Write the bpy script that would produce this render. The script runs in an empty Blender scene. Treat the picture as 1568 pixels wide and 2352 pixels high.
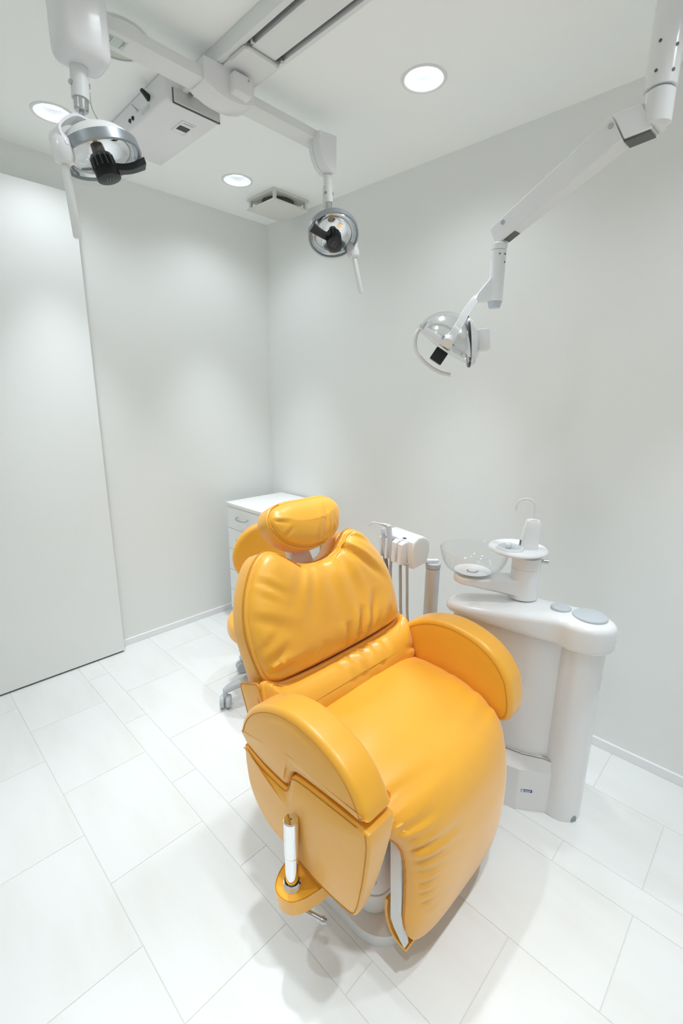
import bpy, bmesh, math, random
from mathutils import Vector as V, Matrix, noise
random.seed(7)
PI = math.pi
sc = bpy.context.scene
COL = sc.collection

# ------------------------------------------------------------------ camera, world, exposure
cam_d = bpy.data.cameras.new('camera')
cam = bpy.data.objects.new('camera', cam_d)
COL.objects.link(cam)
cam_d.sensor_width = 36.0
cam_d.lens = 36.0 * 1070.89 / 2352.0
cam_d.clip_start = 0.02
cam.matrix_world = Matrix(((0.6995961, 0.1646144, -0.6953182, 0.0),
                           (-0.7144331, 0.1778629, -0.6767201, 0.0),
                           (0.0122734, 0.9701891, 0.2420382, 1.41),
                           (0, 0, 0, 1)))
sc.camera = cam
w = bpy.data.worlds.new('world'); sc.world = w
w.use_nodes = True
w.node_tree.nodes['Background'].inputs[0].default_value = (1, 1, 1, 1)
w.node_tree.nodes['Background'].inputs[1].default_value = 0.3
sc.view_settings.view_transform = 'Standard'
sc.view_settings.look = 'None'
sc.view_settings.gamma = 1.0
sc.view_settings.use_curve_mapping = False
sc.view_settings.exposure = 0.55
sc.cycles.max_bounces = 24
sc.cycles.diffuse_bounces = 14
sc.cycles.glossy_bounces = 8
sc.cycles.transparent_max_bounces = 24
LAMP_W = 43.0          # narrow part of each recessed lamp's beam
WIDE_W = 4.8          # wide part of it
LAMP_COL = (0.885, 0.958, 1.0)
CEIL = 2.417
XR, YL = 1.953, 2.57   # right wall and left wall planes
XB, YF = -1.25, -1.35  # the two walls behind the camera
DOWNLIGHTS = [(1.480, 1.090), (1.483, 2.176), (0.700, 2.205), (0.70, 1.09), (1.48, 0.02), (0.70, 0.02),
              (-0.10, 1.10), (-0.10, 0.02)]

# ------------------------------------------------------------------ materials
def mat(name, col, rough=0.5, metal=0.0, spec=0.5, coat=0.0, trans=0.0, ior=1.45, emit=None, es=0.0, bump=None, alpha=1.0):
    m = bpy.data.materials.new(name); m.use_nodes = True
    nt = m.node_tree; b = nt.nodes['Principled BSDF']
    b.inputs['Base Color'].default_value = (*col, 1)
    b.inputs['Roughness'].default_value = rough
    b.inputs['Metallic'].default_value = metal
    b.inputs['Specular IOR Level'].default_value = spec
    b.inputs['Coat Weight'].default_value = coat
    b.inputs['Coat Roughness'].default_value = 0.08
    b.inputs['Transmission Weight'].default_value = trans
    b.inputs['IOR'].default_value = ior
    if emit:
        b.inputs['Emission Color'].default_value = (*emit, 1); b.inputs['Emission Strength'].default_value = es
    # every material gets a little procedural variation
    tc = nt.nodes.new('ShaderNodeTexCoord'); nz = nt.nodes.new('ShaderNodeTexNoise')
    sc_, st, dist, det = bump if bump else (40.0, 0.01, 0.001, 2.0)
    nz.inputs['Scale'].default_value = sc_; nz.inputs['Detail'].default_value = det
    nt.links.new(tc.outputs['Object'], nz.inputs['Vector'])
    bp = nt.nodes.new('ShaderNodeBump'); bp.inputs['Strength'].default_value = st; bp.inputs['Distance'].default_value = dist
    nt.links.new(nz.outputs['Fac'], bp.inputs['Height']); nt.links.new(bp.outputs['Normal'], b.inputs['Normal'])
    return m

def vary(m, c2, scale, stretch=(1, 1, 1), lo=0.35, hi=0.75):
    """mix a second tone in through stretched noise"""
    nt = m.node_tree; b = nt.nodes['Principled BSDF']
    tc = nt.nodes.new('ShaderNodeTexCoord'); mp = nt.nodes.new('ShaderNodeMapping'); mp.inputs['Scale'].default_value = stretch
    nz = nt.nodes.new('ShaderNodeTexNoise'); nz.inputs['Scale'].default_value = scale; nz.inputs['Detail'].default_value = 5
    rp = nt.nodes.new('ShaderNodeValToRGB')
    rp.color_ramp.elements[0].position = lo; rp.color_ramp.elements[1].position = hi
    rp.color_ramp.elements[0].color = b.inputs['Base Color'].default_value; rp.color_ramp.elements[1].color = (*c2, 1)
    nt.links.new(tc.outputs['Object'], mp.inputs[0]); nt.links.new(mp.outputs[0], nz.inputs['Vector'])
    nt.links.new(nz.outputs['Fac'], rp.inputs['Fac']); nt.links.new(rp.outputs['Color'], b.inputs['Base Color'])
    return m

M = {}
M['wall'] = mat('wall_paint', (0.835, 0.845, 0.838), 0.75, spec=0.2, bump=(260, 0.06, 0.001, 3))
M['ceil'] = mat('ceiling_paint', (0.945, 0.96, 0.955), 0.8, spec=0.15, bump=(220, 0.04, 0.001, 3))
M['door'] = mat('door_laminate', (0.855, 0.872, 0.872), 0.42, spec=0.35)
M['base'] = mat('baseboard_vinyl', (0.86, 0.87, 0.88), 0.35)
M['tile'] = vary(mat('floor_tile', (0.79, 0.80, 0.80), 0.4, spec=0.4), (0.755, 0.75, 0.73), 2.2, (5, 1, 1), 0.45, 0.8)
M['grout'] = mat('tile_joint', (0.68, 0.67, 0.65), 0.8)
M['leather'] = vary(mat('orange_leather', (0.86, 0.40, 0.018), 0.38, spec=0.9, bump=(420, 0.10, 0.0006, 4)), (0.90, 0.43, 0.024), 6)
for _m in ('leather',):
    _b = M[_m].node_tree.nodes['Principled BSDF']; _b.inputs['Sheen Weight'].default_value = 0.34; _b.inputs['Sheen Roughness'].default_value = 0.45
M['seam'] = mat('leather_seam', (0.56, 0.235, 0.014), 0.6)
M['piping'] = mat('leather_piping', (0.62, 0.26, 0.02), 0.45)
M['plastic'] = mat('white_plastic', (0.82, 0.82, 0.835), 0.22, spec=0.5, coat=0.25)
M['lilac'] = mat('lamp_plastic', (0.79, 0.785, 0.805), 0.25, spec=0.5, coat=0.2)
M['matte'] = mat('white_matte_metal', (0.78, 0.79, 0.79), 0.42)
M['laminate'] = mat('cabinet_laminate', (0.86, 0.865, 0.86), 0.38)
M['grey'] = mat('grey_plastic', (0.52, 0.56, 0.60), 0.4)
M['greyring'] = mat('grey_ring', (0.30, 0.33, 0.35), 0.35, metal=0.5)
M['dgrey'] = mat('dark_grey_plastic', (0.12, 0.125, 0.12), 0.5)
M['palegrey'] = mat('pale_blue_plastic', (0.58, 0.62, 0.70), 0.3)
M['black'] = mat('black_plastic', (0.012, 0.014, 0.016), 0.35)
M['slot'] = mat('slot_metal', (0.20, 0.22, 0.22), 0.5, metal=0.4)
M['chrome'] = mat('chrome', (0.86, 0.87, 0.88), 0.07, metal=1.0)
M['steel'] = mat('steel', (0.55, 0.56, 0.57), 0.25, metal=1.0)
M['alu'] = mat('brushed_aluminium', (0.66, 0.66, 0.65), 0.5, metal=0.55)
M['reflector'] = mat('cold_mirror_reflector', (0.88, 0.90, 0.92), 0.10, metal=0.9)
M['downcone'] = mat('downlight_reflector', (0.62, 0.63, 0.65), 0.33, metal=0.85)
M['hose'] = mat('grey_hose', (0.44, 0.44, 0.42), 0.45)
M['hosedark'] = mat('dark_hose', (0.22, 0.23, 0.23), 0.45)
M['amber'] = mat('amber_ceramic', (0.75, 0.42, 0.08), 0.4)
M['teal'] = mat('teal_lens', (0.0, 0.14, 0.14), 0.15)
M['blue'] = mat('blue_print', (0.02, 0.035, 0.20), 0.5)
M['print'] = mat('grey_print', (0.20, 0.24, 0.24), 0.6)
M['sticker'] = mat('pale_sticker', (0.60, 0.66, 0.66), 0.5)
M['white'] = mat('white_print', (0.88, 0.9, 0.92), 0.5)
M['cover'] = mat('pale_green_cover', (0.60, 0.645, 0.56), 0.6)
M['vent'] = mat('vent_steel', (0.70, 0.70, 0.66), 0.5)
M['ventin'] = mat('vent_inside', (0.10, 0.095, 0.06), 0.7)
M['glow'] = mat('lamp_diffuser', (1, 1, 1), 0.5, emit=LAMP_COL, es=7.0)
M['frost'] = mat('frosted_tray', (0.83, 0.83, 0.86), 0.3, coat=0.2)
M['cabletan'] = mat('tan_cable', (0.55, 0.50, 0.36), 0.5)

def glass(name, col, rough=0.02):
    m = bpy.data.materials.new(name); m.use_nodes = True
    nt = m.node_tree; nt.nodes.clear()
    out = nt.nodes.new('ShaderNodeOutputMaterial'); tr = nt.nodes.new('ShaderNodeBsdfTransparent'); gl = nt.nodes.new('ShaderNodeBsdfGlossy')
    fr = nt.nodes.new('ShaderNodeFresnel'); mx = nt.nodes.new('ShaderNodeMixShader')
    tc = nt.nodes.new('ShaderNodeTexCoord'); nz = nt.nodes.new('ShaderNodeTexNoise'); nz.inputs['Scale'].default_value = 30
    mr = nt.nodes.new('ShaderNodeMapRange'); mr.inputs['To Min'].default_value = rough; mr.inputs['To Max'].default_value = rough + 0.03
    nt.links.new(tc.outputs['Object'], nz.inputs['Vector']); nt.links.new(nz.outputs['Fac'], mr.inputs['Value']); nt.links.new(mr.outputs[0], gl.inputs['Roughness'])
    tr.inputs[0].default_value = (*col, 1)
    ge = nt.nodes.new('ShaderNodeNewGeometry'); m2 = nt.nodes.new('ShaderNodeMapRange'); m2.inputs['To Min'].default_value = 1.45; m2.inputs['To Max'].default_value = 1 / 1.45
    nt.links.new(ge.outputs['Backfacing'], m2.inputs['Value']); nt.links.new(m2.outputs[0], fr.inputs['IOR'])
    nt.links.new(fr.outputs[0], mx.inputs[0]); nt.links.new(tr.outputs[0], mx.inputs[1]); nt.links.new(gl.outputs[0], mx.inputs[2]); nt.links.new(mx.outputs[0], out.inputs[0])
    return m
M['glass'] = glass('bowl_glass', (0.992, 0.997, 0.995))
M['shield'] = glass('clear_shield', (0.985, 0.99, 0.992))

# ------------------------------------------------------------------ mesh helpers
class MB:
    def __init__(s): s.bm = bmesh.new()
    def poly(s, pts): s.bm.faces.new([s.bm.verts.new(p) for p in pts])
    def grid(s, rows, closed=True, cap0=False, cap1=False):
        """rows: list of equal-length point rings"""
        vs = [[s.bm.verts.new(p) for p in r] for r in rows]
        n = len(rows[0])
        for a, b in zip(vs, vs[1:]):
            for j in range(n if closed else n - 1):
                k = (j + 1) % n
                s.bm.faces.new((a[j], a[k], b[k], b[j]))
        if cap0: s.bm.faces.new(vs[0][::-1])
        if cap1: s.bm.faces.new(vs[-1])
        return vs
    def box(s, lo, hi, bev=0.0, seg=3, mtx=None):
        lo, hi = V(lo), V(hi)
        r = bmesh.ops.create_cube(s.bm, size=1.0)
        vs = r['verts']
        for v in vs: v.co = V([(lo[i] + hi[i]) / 2 + v.co[i] * (hi[i] - lo[i]) for i in range(3)])
        es = list({e for v in vs for e in v.link_edges})
        if bev > 0:
            r = bmesh.ops.bevel(s.bm, geom=es, offset=bev, segments=seg, profile=0.5, affect='EDGES')
            vs = list({v for f in r['faces'] for v in f.verts})
        if mtx:
            for v in vs: v.co = mtx @ v.co
        return vs
    def tube(s, path, r, n=12, caps=True, rs=None):
        path = [V(p) for p in path]
        rows = []; up = None
        for i, p in enumerate(path):
            t = (path[min(i + 1, len(path) - 1)] - path[max(i - 1, 0)]).normalized()
            if up is None: up = t.orthogonal().normalized()
            up = (up - t * up.dot(t)).normalized(); sd = t.cross(up)
            rr = rs[i] if rs else r
            rows.append([p + (up * math.cos(a) + sd * math.sin(a)) * rr for a in [2 * PI * k / n for k in range(n)]])
        s.grid(rows, True, caps, caps)
    def cyl(s, p0, p1, r, n=24, r1=None, bev=0.0):
        p0, p1 = V(p0), V(p1); r1 = r if r1 is None else r1
        d = (p1 - p0).normalized()
        if bev: s.tube([p0, p0 + d * 1e-5, p0 + d * bev, p1 - d * bev, p1 - d * 1e-5, p1], r, n, True, [r - bev, r - bev, r, r1, r1 - bev, r1 - bev])
        else: s.tube([p0, p1], r, n, True, [r, r1])
    def lathe(s, prof, o=(0, 0, 0), ax=(0, 0, 1), n=40, cap0=False, cap1=False):
        o = V(o); ax = V(ax).normalized(); u = ax.orthogonal().normalized(); v = ax.cross(u)
        s.grid([[o + ax * z + (u * math.cos(2 * PI * k / n) + v * math.sin(2 * PI * k / n)) * r for k in range(n)] for r, z in prof], True, cap0, cap1)
    def prism(s, poly, c0, c1, fn, bev=0.0, seg=3):
        """extrude a 2-D outline between c0 and c1; fn(a,b,c)->point"""
        A = [s.bm.verts.new(fn(a, b, c0)) for a, b in poly]; B = [s.bm.verts.new(fn(a, b, c1)) for a, b in poly]
        f0 = s.bm.faces.new(A[::-1]); f1 = s.bm.faces.new(B)
        n = len(poly)
        for j in range(n): s.bm.faces.new((A[j], A[(j + 1) % n], B[(j + 1) % n], B[j]))
        if bev > 0:
            es = list(f0.edges) + list(f1.edges)
            bmesh.ops.bevel(s.bm, geom=es, offset=bev, segments=seg, profile=0.5, affect='EDGES')
    def pad(s, out, ctr, half, r, fn, dome=(0.0, 0.0), disp=None, rings=14, arc=5, pw=2.2, puff=0.0, seg=0.0):
        """upholstered block: outline (star shaped about ctr), half thickness, edge radius, domed faces.
        fn(a,b,c)->point ; dome=(back,front)"""
        n = len(out); nr = []
        for i in range(n):
            a, b = V(out[i - 1]), V(out[(i + 1) % n]); t = (b - a).normalized(); nr.append(V((t[1], -t[0])))
        area = sum(out[i][0] * out[(i + 1) % n][1] - out[(i + 1) % n][0] * out[i][1] for i in range(n))
        if area < 0: nr = [-x for x in nr]
        ctr = V(ctr); O = [V(p) for p in out]
        C_ = [V((ctr[0] + max(-seg, min(seg, p[0] - ctr[0])), ctr[1])) for p in O]
        def ring(inset, sc_, c, side, sv):
            row = []
            for p, q, k_ in zip(O, nr, C_):
                a = p - q * inset; a = k_ + (a - k_) * sc_; cc = c
                if disp and side > 0: cc += disp(a[0], a[1], sv)
                row.append(fn(a[0], a[1], cc))
            return row
        inn = [p - q * r for p, q in zip(O, nr)]
        def ringp(sv, side):
            row = []
            for b0, k_ in zip(inn, C_):
                a = k_ + (b0 - k_) * sv
                dd = min((a - c_).length_squared for c_ in inn) ** .5
                u_ = min(1.0, dd / puff); cc = side * (half + dome[0 if side < 0 else 1] * max(0.0, 1 - (1 - u_) ** 2) ** .5)
                if disp and side > 0: cc += disp(a[0], a[1], sv)
                row.append(fn(a[0], a[1], cc))
            return row
        rows = []
        for side in (-1, 1):
            part = []
            for k in range(rings):           # inner rings from near centre to the inset edge
                sv = ((k + 0.35) / (rings - 0.65)) ** 0.8 if not puff else math.sin(PI / 2 * (k + .3) / (rings - .7))
                d = dome[0 if side < 0 else 1] * (1 - sv ** pw)
                part.append(ringp(sv, side) if puff and side > 0 else ring(r, sv, side * (half + d), side, sv))
            for k in range(1, arc + 1):
                th = k / arc * PI / 2
                part.append(ring(r * (1 - math.sin(th)), 1, side * (half - r + r * math.cos(th)), 0, 1))
            rows += part if side < 0 else part[::-1]
        s.grid(rows, True, True, True)
    def done(s, name, m, smooth=35):
        bm = s.bm
        bmesh.ops.remove_doubles(bm, verts=bm.verts, dist=1e-6)
        bmesh.ops.recalc_face_normals(bm, faces=bm.faces)
        me = bpy.data.meshes.new(name); bm.to_mesh(me); bm.free()
        me.materials.append(m)
        if smooth:
            me.polygons.foreach_set('use_smooth', [True] * len(me.polygons))
            me.set_sharp_from_angle(angle=math.radians(smooth))
        return me

def part(name, mb, m, parent=None, label=None, smooth=35):
    o = bpy.data.objects.new(name, mb.done(name, m, smooth)); COL.objects.link(o)
    if parent is not None:
        o.parent = parent
        if parent.type == 'EMPTY': o.matrix_parent_inverse = Matrix.Translation(-parent.location)
    if label: o['label'] = label
    return o
def tag(o, label, cat, group=None):
    o['label'] = label; o['category'] = cat
    if group: o['group'] = group
    return o
def thing(name, label, cat, loc=(0, 0, 0), group=None):
    o = bpy.data.objects.new(name, None); COL.objects.link(o); o.location = loc; o.empty_display_size = 0.05
    return tag(o, label, cat, group)
def struct(name, mb, m, parent=None, smooth=0):
    o = part(name, mb, m, parent, smooth=smooth); o['kind'] = 'structure'; return o
def copy_tree(o, parent=None):
    c = o.copy(); COL.objects.link(c)
    if parent is not None: c.parent = parent
    for ch in list(o.children): copy_tree(ch, c)
    return c
def spline(pts, n, closed=False):
    """Catmull-Rom through pts, resampled evenly"""
    P = [V(p) for p in pts]; m = len(P); dense = []
    for i in range(m if closed else m - 1):
        if closed: a, b, c, d = P[i - 1], P[i], P[(i + 1) % m], P[(i + 2) % m]
        else: a, b, c, d = P[max(i - 1, 0)], P[i], P[i + 1], P[min(i + 2, m - 1)]
        for k in range(24):
            t = k / 24
            dense.append(0.5 * ((2 * b) + (c - a) * t + (2 * a - 5 * b + 4 * c - d) * t * t + (3 * b - a - 3 * c + d) * t ** 3))
    dense.append(P[0] if closed else P[-1])
    L = [0]
    for a, b in zip(dense, dense[1:]): L.append(L[-1] + (b - a).length)
    res = []; j = 0; cnt = n if closed else n - 1
    for k in range(n):
        x = L[-1] * k / cnt
        while j < len(L) - 2 and L[j + 1] < x: j += 1
        u = (x - L[j]) / max(L[j + 1] - L[j], 1e-9); res.append(dense[j].lerp(dense[j + 1], min(max(u, 0), 1)))
    return res
def rrect(x0, y0, x1, y1, r, k=6):
    out = []
    for cx, cy, a0 in ((x1 - r, y1 - r, 0), (x0 + r, y1 - r, 90), (x0 + r, y0 + r, 180), (x1 - r, y0 + r, 270)):
        for i in range(k + 1):
            a = math.radians(a0 + 90 * i / k); out.append((cx + r * math.cos(a), cy + r * math.sin(a)))
    return out
def creases(lst):
    def f(a, b, sv):
        d = 0
        for x0, y0, x1, y1, amp, wd in lst:
            vx, vy = x1 - x0, y1 - y0; L2 = vx * vx + vy * vy
            t = ((a - x0) * vx + (b - y0) * vy) / L2
            if t < -0.25 or t > 1: continue
            dx, dy = a - x0 - t * vx, b - y0 - t * vy; q = (dx * vx * 0 + (dx * -vy + dy * vx)) / math.sqrt(L2)
            ww = wd * (0.7 + 0.8 * max(t, 0))
            prof = -math.exp(-(q / ww) ** 2) + 0.55 * math.exp(-((q - 1.7 * ww) / ww) ** 2)
            fall = (1 - t) if t > 0 else (1 + t * 4)
            d += amp * prof * fall
        return d
    return f
XYZ = lambda a, b, c: V((a, b, c))

# ------------------------------------------------------------------ room shell
mb = MB(); mb.box((XB, YF, -0.12), (XR, YL, -0.0016))
floor = struct('floor', mb, M['grout'])
cols = []
x = -1.4 + 0.0
base = 0.0
k = -2
while True:                                   # repeat of 0.7 m: wide, wide, narrow
    x0 = k * 0.7
    for a, b_, ph in ((0.0, 0.3, 0.1), (0.3, 0.6, 0.325), (0.6, 0.7, 0.1), (0.7, 1.0, 0.325), (1.0, 1.3, 0.1), (1.3, 1.4, 0.325)):
        cols.append((x0 + a, x0 + b_, ph))
    k += 2
    if k * 0.7 > XR: break
tile_mesh = {}
G = 0.0008
for (xa, xb, ph) in cols:
    xa_, xb_ = max(xa, XB), min(xb, XR)
    if xb_ - xa_ < 0.01: continue
    y = ph - 0.45 * 4
    while y < YL:
        ya, yb = max(y, YF), min(y + 0.45, YL); y += 0.45
        if yb - ya < 0.01: continue
        sx, sy = xb_ - xa_ - 2 * G, yb - ya - 2 * G
        key = (round(sx, 4), round(sy, 4))
        if key not in tile_mesh:
            t_ = MB(); hx, hy, bv = sx / 2, sy / 2, 0.0008
            t_.grid([[(-hx, -hy, -.006), (hx, -hy, -.006), (hx, hy, -.006), (-hx, hy, -.006)],
                     [(-hx, -hy, -bv), (hx, -hy, -bv), (hx, hy, -bv), (-hx, hy, -bv)],
                     [(-hx + bv, -hy + bv, 0), (hx - bv, -hy + bv, 0), (hx - bv, hy - bv, 0), (-hx + bv, hy - bv, 0)]], True, False, True)
            tile_mesh[key] = t_.done('tile', M['tile'], 0)
        o = bpy.data.objects.new('tile', tile_mesh[key]); COL.objects.link(o)
        o.parent = floor; o.location = ((xa_ + xb_) / 2, (ya + yb) / 2, 0)
T = 0.12
mb = MB(); mb.box((XB - T, YL, -T), (XR + T, YL + T, CEIL + T)); struct('wall_left', mb, M['wall'])
mb = MB(); mb.box((XR, YF - T, -T), (XR + T, YL, CEIL + T)); struct('wall_right', mb, M['wall'])
mb = MB(); mb.box((XB - T, YF - T, -T), (XB, YL, CEIL + T)); struct('wall_back', mb, M['wall'])
mb = MB(); mb.box((XB, YF - T, -T), (XR, YF, CEIL + T)); struct('wall_front', mb, M['wall'])
# ceiling with round openings for the recessed lamps
cu = bpy.data.curves.new('ceiling', 'CURVE'); cu.dimensions = '2D'; cu.fill_mode = 'BOTH'; cu.extrude = 0.004
def ring2d(pts):
    sp = cu.splines.new('POLY'); sp.points.add(len(pts) - 1); sp.use_cyclic_u = True
    for p, q in zip(sp.points, pts): p.co = (q[0], q[1], 0, 1)
ring2d([(XB - .02, YF - .02), (XR + .02, YF - .02), (XR + .02, YL + .02), (XB - .02, YL + .02)])
RD = 0.064
for (lx, ly) in DOWNLIGHTS: ring2d([(lx + RD * math.cos(2 * PI * i / 40), ly + RD * math.sin(2 * PI * i / 40)) for i in range(40)])
tmp = bpy.data.objects.new('ceiling_curve', cu); COL.objects.link(tmp)
bpy.context.view_layer.update()
me = bpy.data.meshes.new_from_object(tmp.evaluated_get(bpy.context.evaluated_depsgraph_get()))
bpy.data.objects.remove(tmp)
me.name = 'ceiling'; me.materials.clear(); me.materials.append(M['ceil'])
ce = bpy.data.objects.new('ceiling', me); COL.objects.link(ce); ce.location = (0, 0, CEIL + 0.004); ce['kind'] = 'structure'
mb = MB(); mb.box((XB - T, YF - T, CEIL + 0.11), (XR + T, YL + T, CEIL + 0.16)); struct('ceiling_slab', mb, M['ceil']).name = 'trim_1'
# baseboards
mb = MB(); mb.box((0.85, YL - 0.012, 0), (XR - 0.012, YL, 0.038), 0.002, 2); struct('baseboard_left', mb, M['base'])
mb = MB(); mb.box((XR - 0.012, YF, 0), (XR, YL, 0.038), 0.002, 2); struct('baseboard_right', mb, M['base'])
# sliding door hung in front of the left wall
mb = MB(); mb.box((-0.42, 2.503, 0.009), (0.842, 2.542, 2.268), 0.002, 2); door = struct('door_1', mb, M['door'])
mb = MB(); mb.box((-0.42, 2.51, 0.0), (0.838, 2.535, 0.0085)); part('door_gap', mb, M['dgrey'], door)
mb = MB(); mb.box((-1.2, 2.542, 2.20), (0.80, YL, 2.245)); part('door_track', mb, M['matte'], door)

# ------------------------------------------------------------------ recessed ceiling lamps
def downlight():
    t = thing('downlight', 'round recessed downlight', 'ceiling light')
    mb = MB(); mb.lathe([(0.0625, 0.02), (0.0625, -0.0015), (0.066, -0.004), (0.073, -0.003), (0.075, 0.0)], n=48); part('trim_ring', mb, M['matte'], t)
    mb = MB(); mb.lathe([(0.063, -0.001), (0.062, 0.010), (0.058, 0.025), (0.052, 0.036)], n=48); part('reflector', mb, M['downcone'], t, 'silver cone reflector')
    mb = MB(); mb.lathe([(0.053, 0.038), (0.046, 0.034)], n=32, cap1=True); part('diffuser', mb, M['glow'], t, 'glowing lamp face')
    return t
lights_lab = {0: 'round lit downlight in the ceiling, alone right of the ceiling track',
              1: 'small lit downlight beside the square ceiling vent',
              2: 'lit downlight half hidden behind the left lamp head, near the sliding door'}
proto = downlight()
for i, (lx, ly) in enumerate(DOWNLIGHTS):
    o = proto if i == 0 else copy_tree(proto)
    o.location = (lx, ly, CEIL)
    o['label'] = lights_lab.get(i, 'round downlight in the part of the ceiling behind the camera')
    o['group'] = 'recessed downlights'
    ld = bpy.data.lights.new('downlight_beam', 'SPOT'); ld.energy = LAMP_W; ld.color = LAMP_COL
    ld.spot_size = math.radians(56); ld.spot_blend = 1.0; ld.shadow_soft_size = 0.035
    lo = bpy.data.objects.new('downlight_beam', ld); COL.objects.link(lo); lo.location = (lx, ly, CEIL + 0.02)
    ld = bpy.data.lights.new('downlight_spill', 'SPOT'); ld.energy = WIDE_W; ld.color = LAMP_COL
    ld.spot_size = math.radians(140); ld.spot_blend = 0.8; ld.shadow_soft_size = 0.045
    lo = bpy.data.objects.new('downlight_spill', ld); COL.objects.link(lo); lo.location = (lx, ly, CEIL + 0.004)

# square ceiling vent
t = thing('ceiling_vent', 'square white ceiling vent with a dropped plate, in the far corner', 'vent', (1.765, 2.22, CEIL))
vc = (1.765, 2.22)
mb = MB(); mb.prism(rrect(vc[0] - .118, vc[1] - .118, vc[0] + .118, vc[1] + .118, .006, 3), CEIL - .010, CEIL - 0.0005, XYZ, .002, 2); part('flange', mb, M['vent'], t)
mb = MB(); mb.box((vc[0] - .118, vc[1] - .118, CEIL - .054), (vc[0] + .118, vc[1] + .118, CEIL - .045), .003, 2); part('plate', mb, M['vent'], t, 'flat square plate')
mb = MB(); mb.lathe([(0.085, CEIL - .0105), (0.085, CEIL - .03), (0.06, CEIL - .034)], (vc[0], vc[1], 0), n=32, cap1=True); part('throat', mb, M['ventin'], t, 'dark inner collar')
for sx in (-1, 1):
    for sy in (-1, 1):
        mb = MB(); px, py = vc[0] + sx * .102, vc[1] + sy * .102
        mb.box((px - .007, py - .007, CEIL - .046), (px + .007, py + .007, CEIL - .009)); part('corner_post', mb, M['vent'], t)

# round flat cover on the ceiling
mb = MB(); mb.lathe([(0.096, CEIL - 0.0005), (0.094, CEIL - .006), (0.086, CEIL - .007)], (0.715, 1.64, 0), n=48)
cv = thing('ceiling_cover', 'round pale green ceiling cover partly hidden by the lamp crossbar', 'cover', (0.715, 1.64, CEIL))
part('rim', mb, M['matte'], cv)
mb = MB(); mb.lathe([(0.087, CEIL - .0045), (0.02, CEIL - .005)], (0.715, 1.64, 0), n=48, cap1=True); part('disc', mb, M['cover'], cv)

# ------------------------------------------------------------------ ceiling track
TX0, TX1, TZ = 0.925, 1.078, 2.372
t = thing('ceiling_track', 'long white ceiling track with two dark slots and a motor box', 'track', (1.0, 1.6, CEIL))
mb = MB()
mb.box((TX0, -1.2, TZ), (TX0 + .019, 1.70, CEIL - .0005), .0015, 2)
part('side_rail', mb, M['matte'], t)
mb = MB(); mb.box((TX1 - .014, -1.2, TZ), (TX1, 1.70, CEIL - .0005), .0015, 2); part('side_rail', mb, M['matte'], t)
mb = MB(); mb.box((TX0 + .037, -1.2, TZ - .001), (TX1 - .033, 1.70, CEIL - .004), .001, 1); part('centre_panel', mb, M['matte'], t)
mb = MB(); mb.box((TX0 + .015, -1.2, TZ + .014), (TX1 - .010, 1.70, CEIL - .002)); part('slot_lining', mb, M['slot'], t, 'dark metal inside the slots')
for xx in (TX0 + .028, TX1 - .0235):
    mb = MB(); mb.tube([(xx, -1.1, TZ + .008), (xx, 1.32, TZ + .008)], .0035, 8); part('guide_rod', mb, M['dgrey'], t)
# bent end stop bracket
mb = MB(); mb.tube([(TX0 + .020, 1.40, TZ - .004), (TX0 + .020, 1.33, TZ - .004), (TX0 + .026, 1.318, TZ - .006), (TX1 - .03, 1.318, TZ - .006), (TX1 - .018, 1.325, TZ - .004)], .0045, 8)
part('end_stop', mb, M['alu'], t)
for xx in (TX0 + .026, TX1 - .021):
    mb = MB(); mb.cyl((xx, 1.296, TZ - .006), (xx, 1.296, TZ + .004), .006, 12); part('screw', mb, M['steel'], t)
# carriage filler between bracket and carriage
mb = MB(); mb.box((TX0 + .021, 1.322, TZ - .004), (TX1 - .012, 1.46, TZ + .010)); part('slider_plate', mb, M['matte'], t)
# motor box at the far end
mb = MB(); mb.box((0.868, 1.66, 2.333), (1.070, 2.12, CEIL - .0005), .010, 4); box = part('motor_box', mb, M['lilac'], t)
mb = MB(); mb.box((TX0 - .030, 1.652, 2.334), (TX1 - .014, 1.660, TZ + .002), .004, 2); part('end_plate', mb, M['alu'], t)
mb = MB(); mb.box((TX0 - .033, 1.657, 2.330), (TX1 - .011, 1.662, TZ + .002), .002, 2); part('plate_shadow_gap', mb, M['dgrey'], t, 'dark edge painted as shadow around the end plate')  # dark sheet behind the plate, its colour stands for the shadow gap
mb = MB(); mb.box((0.965, 1.735, 2.3305), (1.018, 1.825, 2.334), .002, 2); part('sensor_frame', mb, M['lilac'], box)
mb = MB(); mb.box((0.972, 1.765, 2.329), (1.010, 1.795, 2.332)); part('sensor_window', mb, M['black'], box)
mb = MB(); mb.box((0.974, 1.742, 2.329), (1.010, 1.748, 2.332)); part('switch_slot', mb, M['grey'], box)
for yy, zz, rr, m_, nm in ((1.775, 2.375, .011, 'black', 'cable_gland'), (1.905, 2.36, .007, 'black', 'socket'), (1.93, 2.36, .007, 'black', 'socket'), (1.87, 2.37, .005, 'steel', 'toggle')):
    mb = MB(); L = .03 if nm == 'cable_gland' else (.022 if nm == 'toggle' else .004)
    mb.cyl((0.8685, yy, zz), (0.8685 - L, yy - L * .4, zz + (.008 if L > .01 else 0)), rr, 14, rr * (.55 if L > .01 else .9)); part(nm, mb, M[m_], box)
mb = MB(); mb.box((0.8665, 1.775, 2.345), (0.8685, 1.835, 2.357)); part('rating_label', mb, M['sticker'], box)

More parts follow.
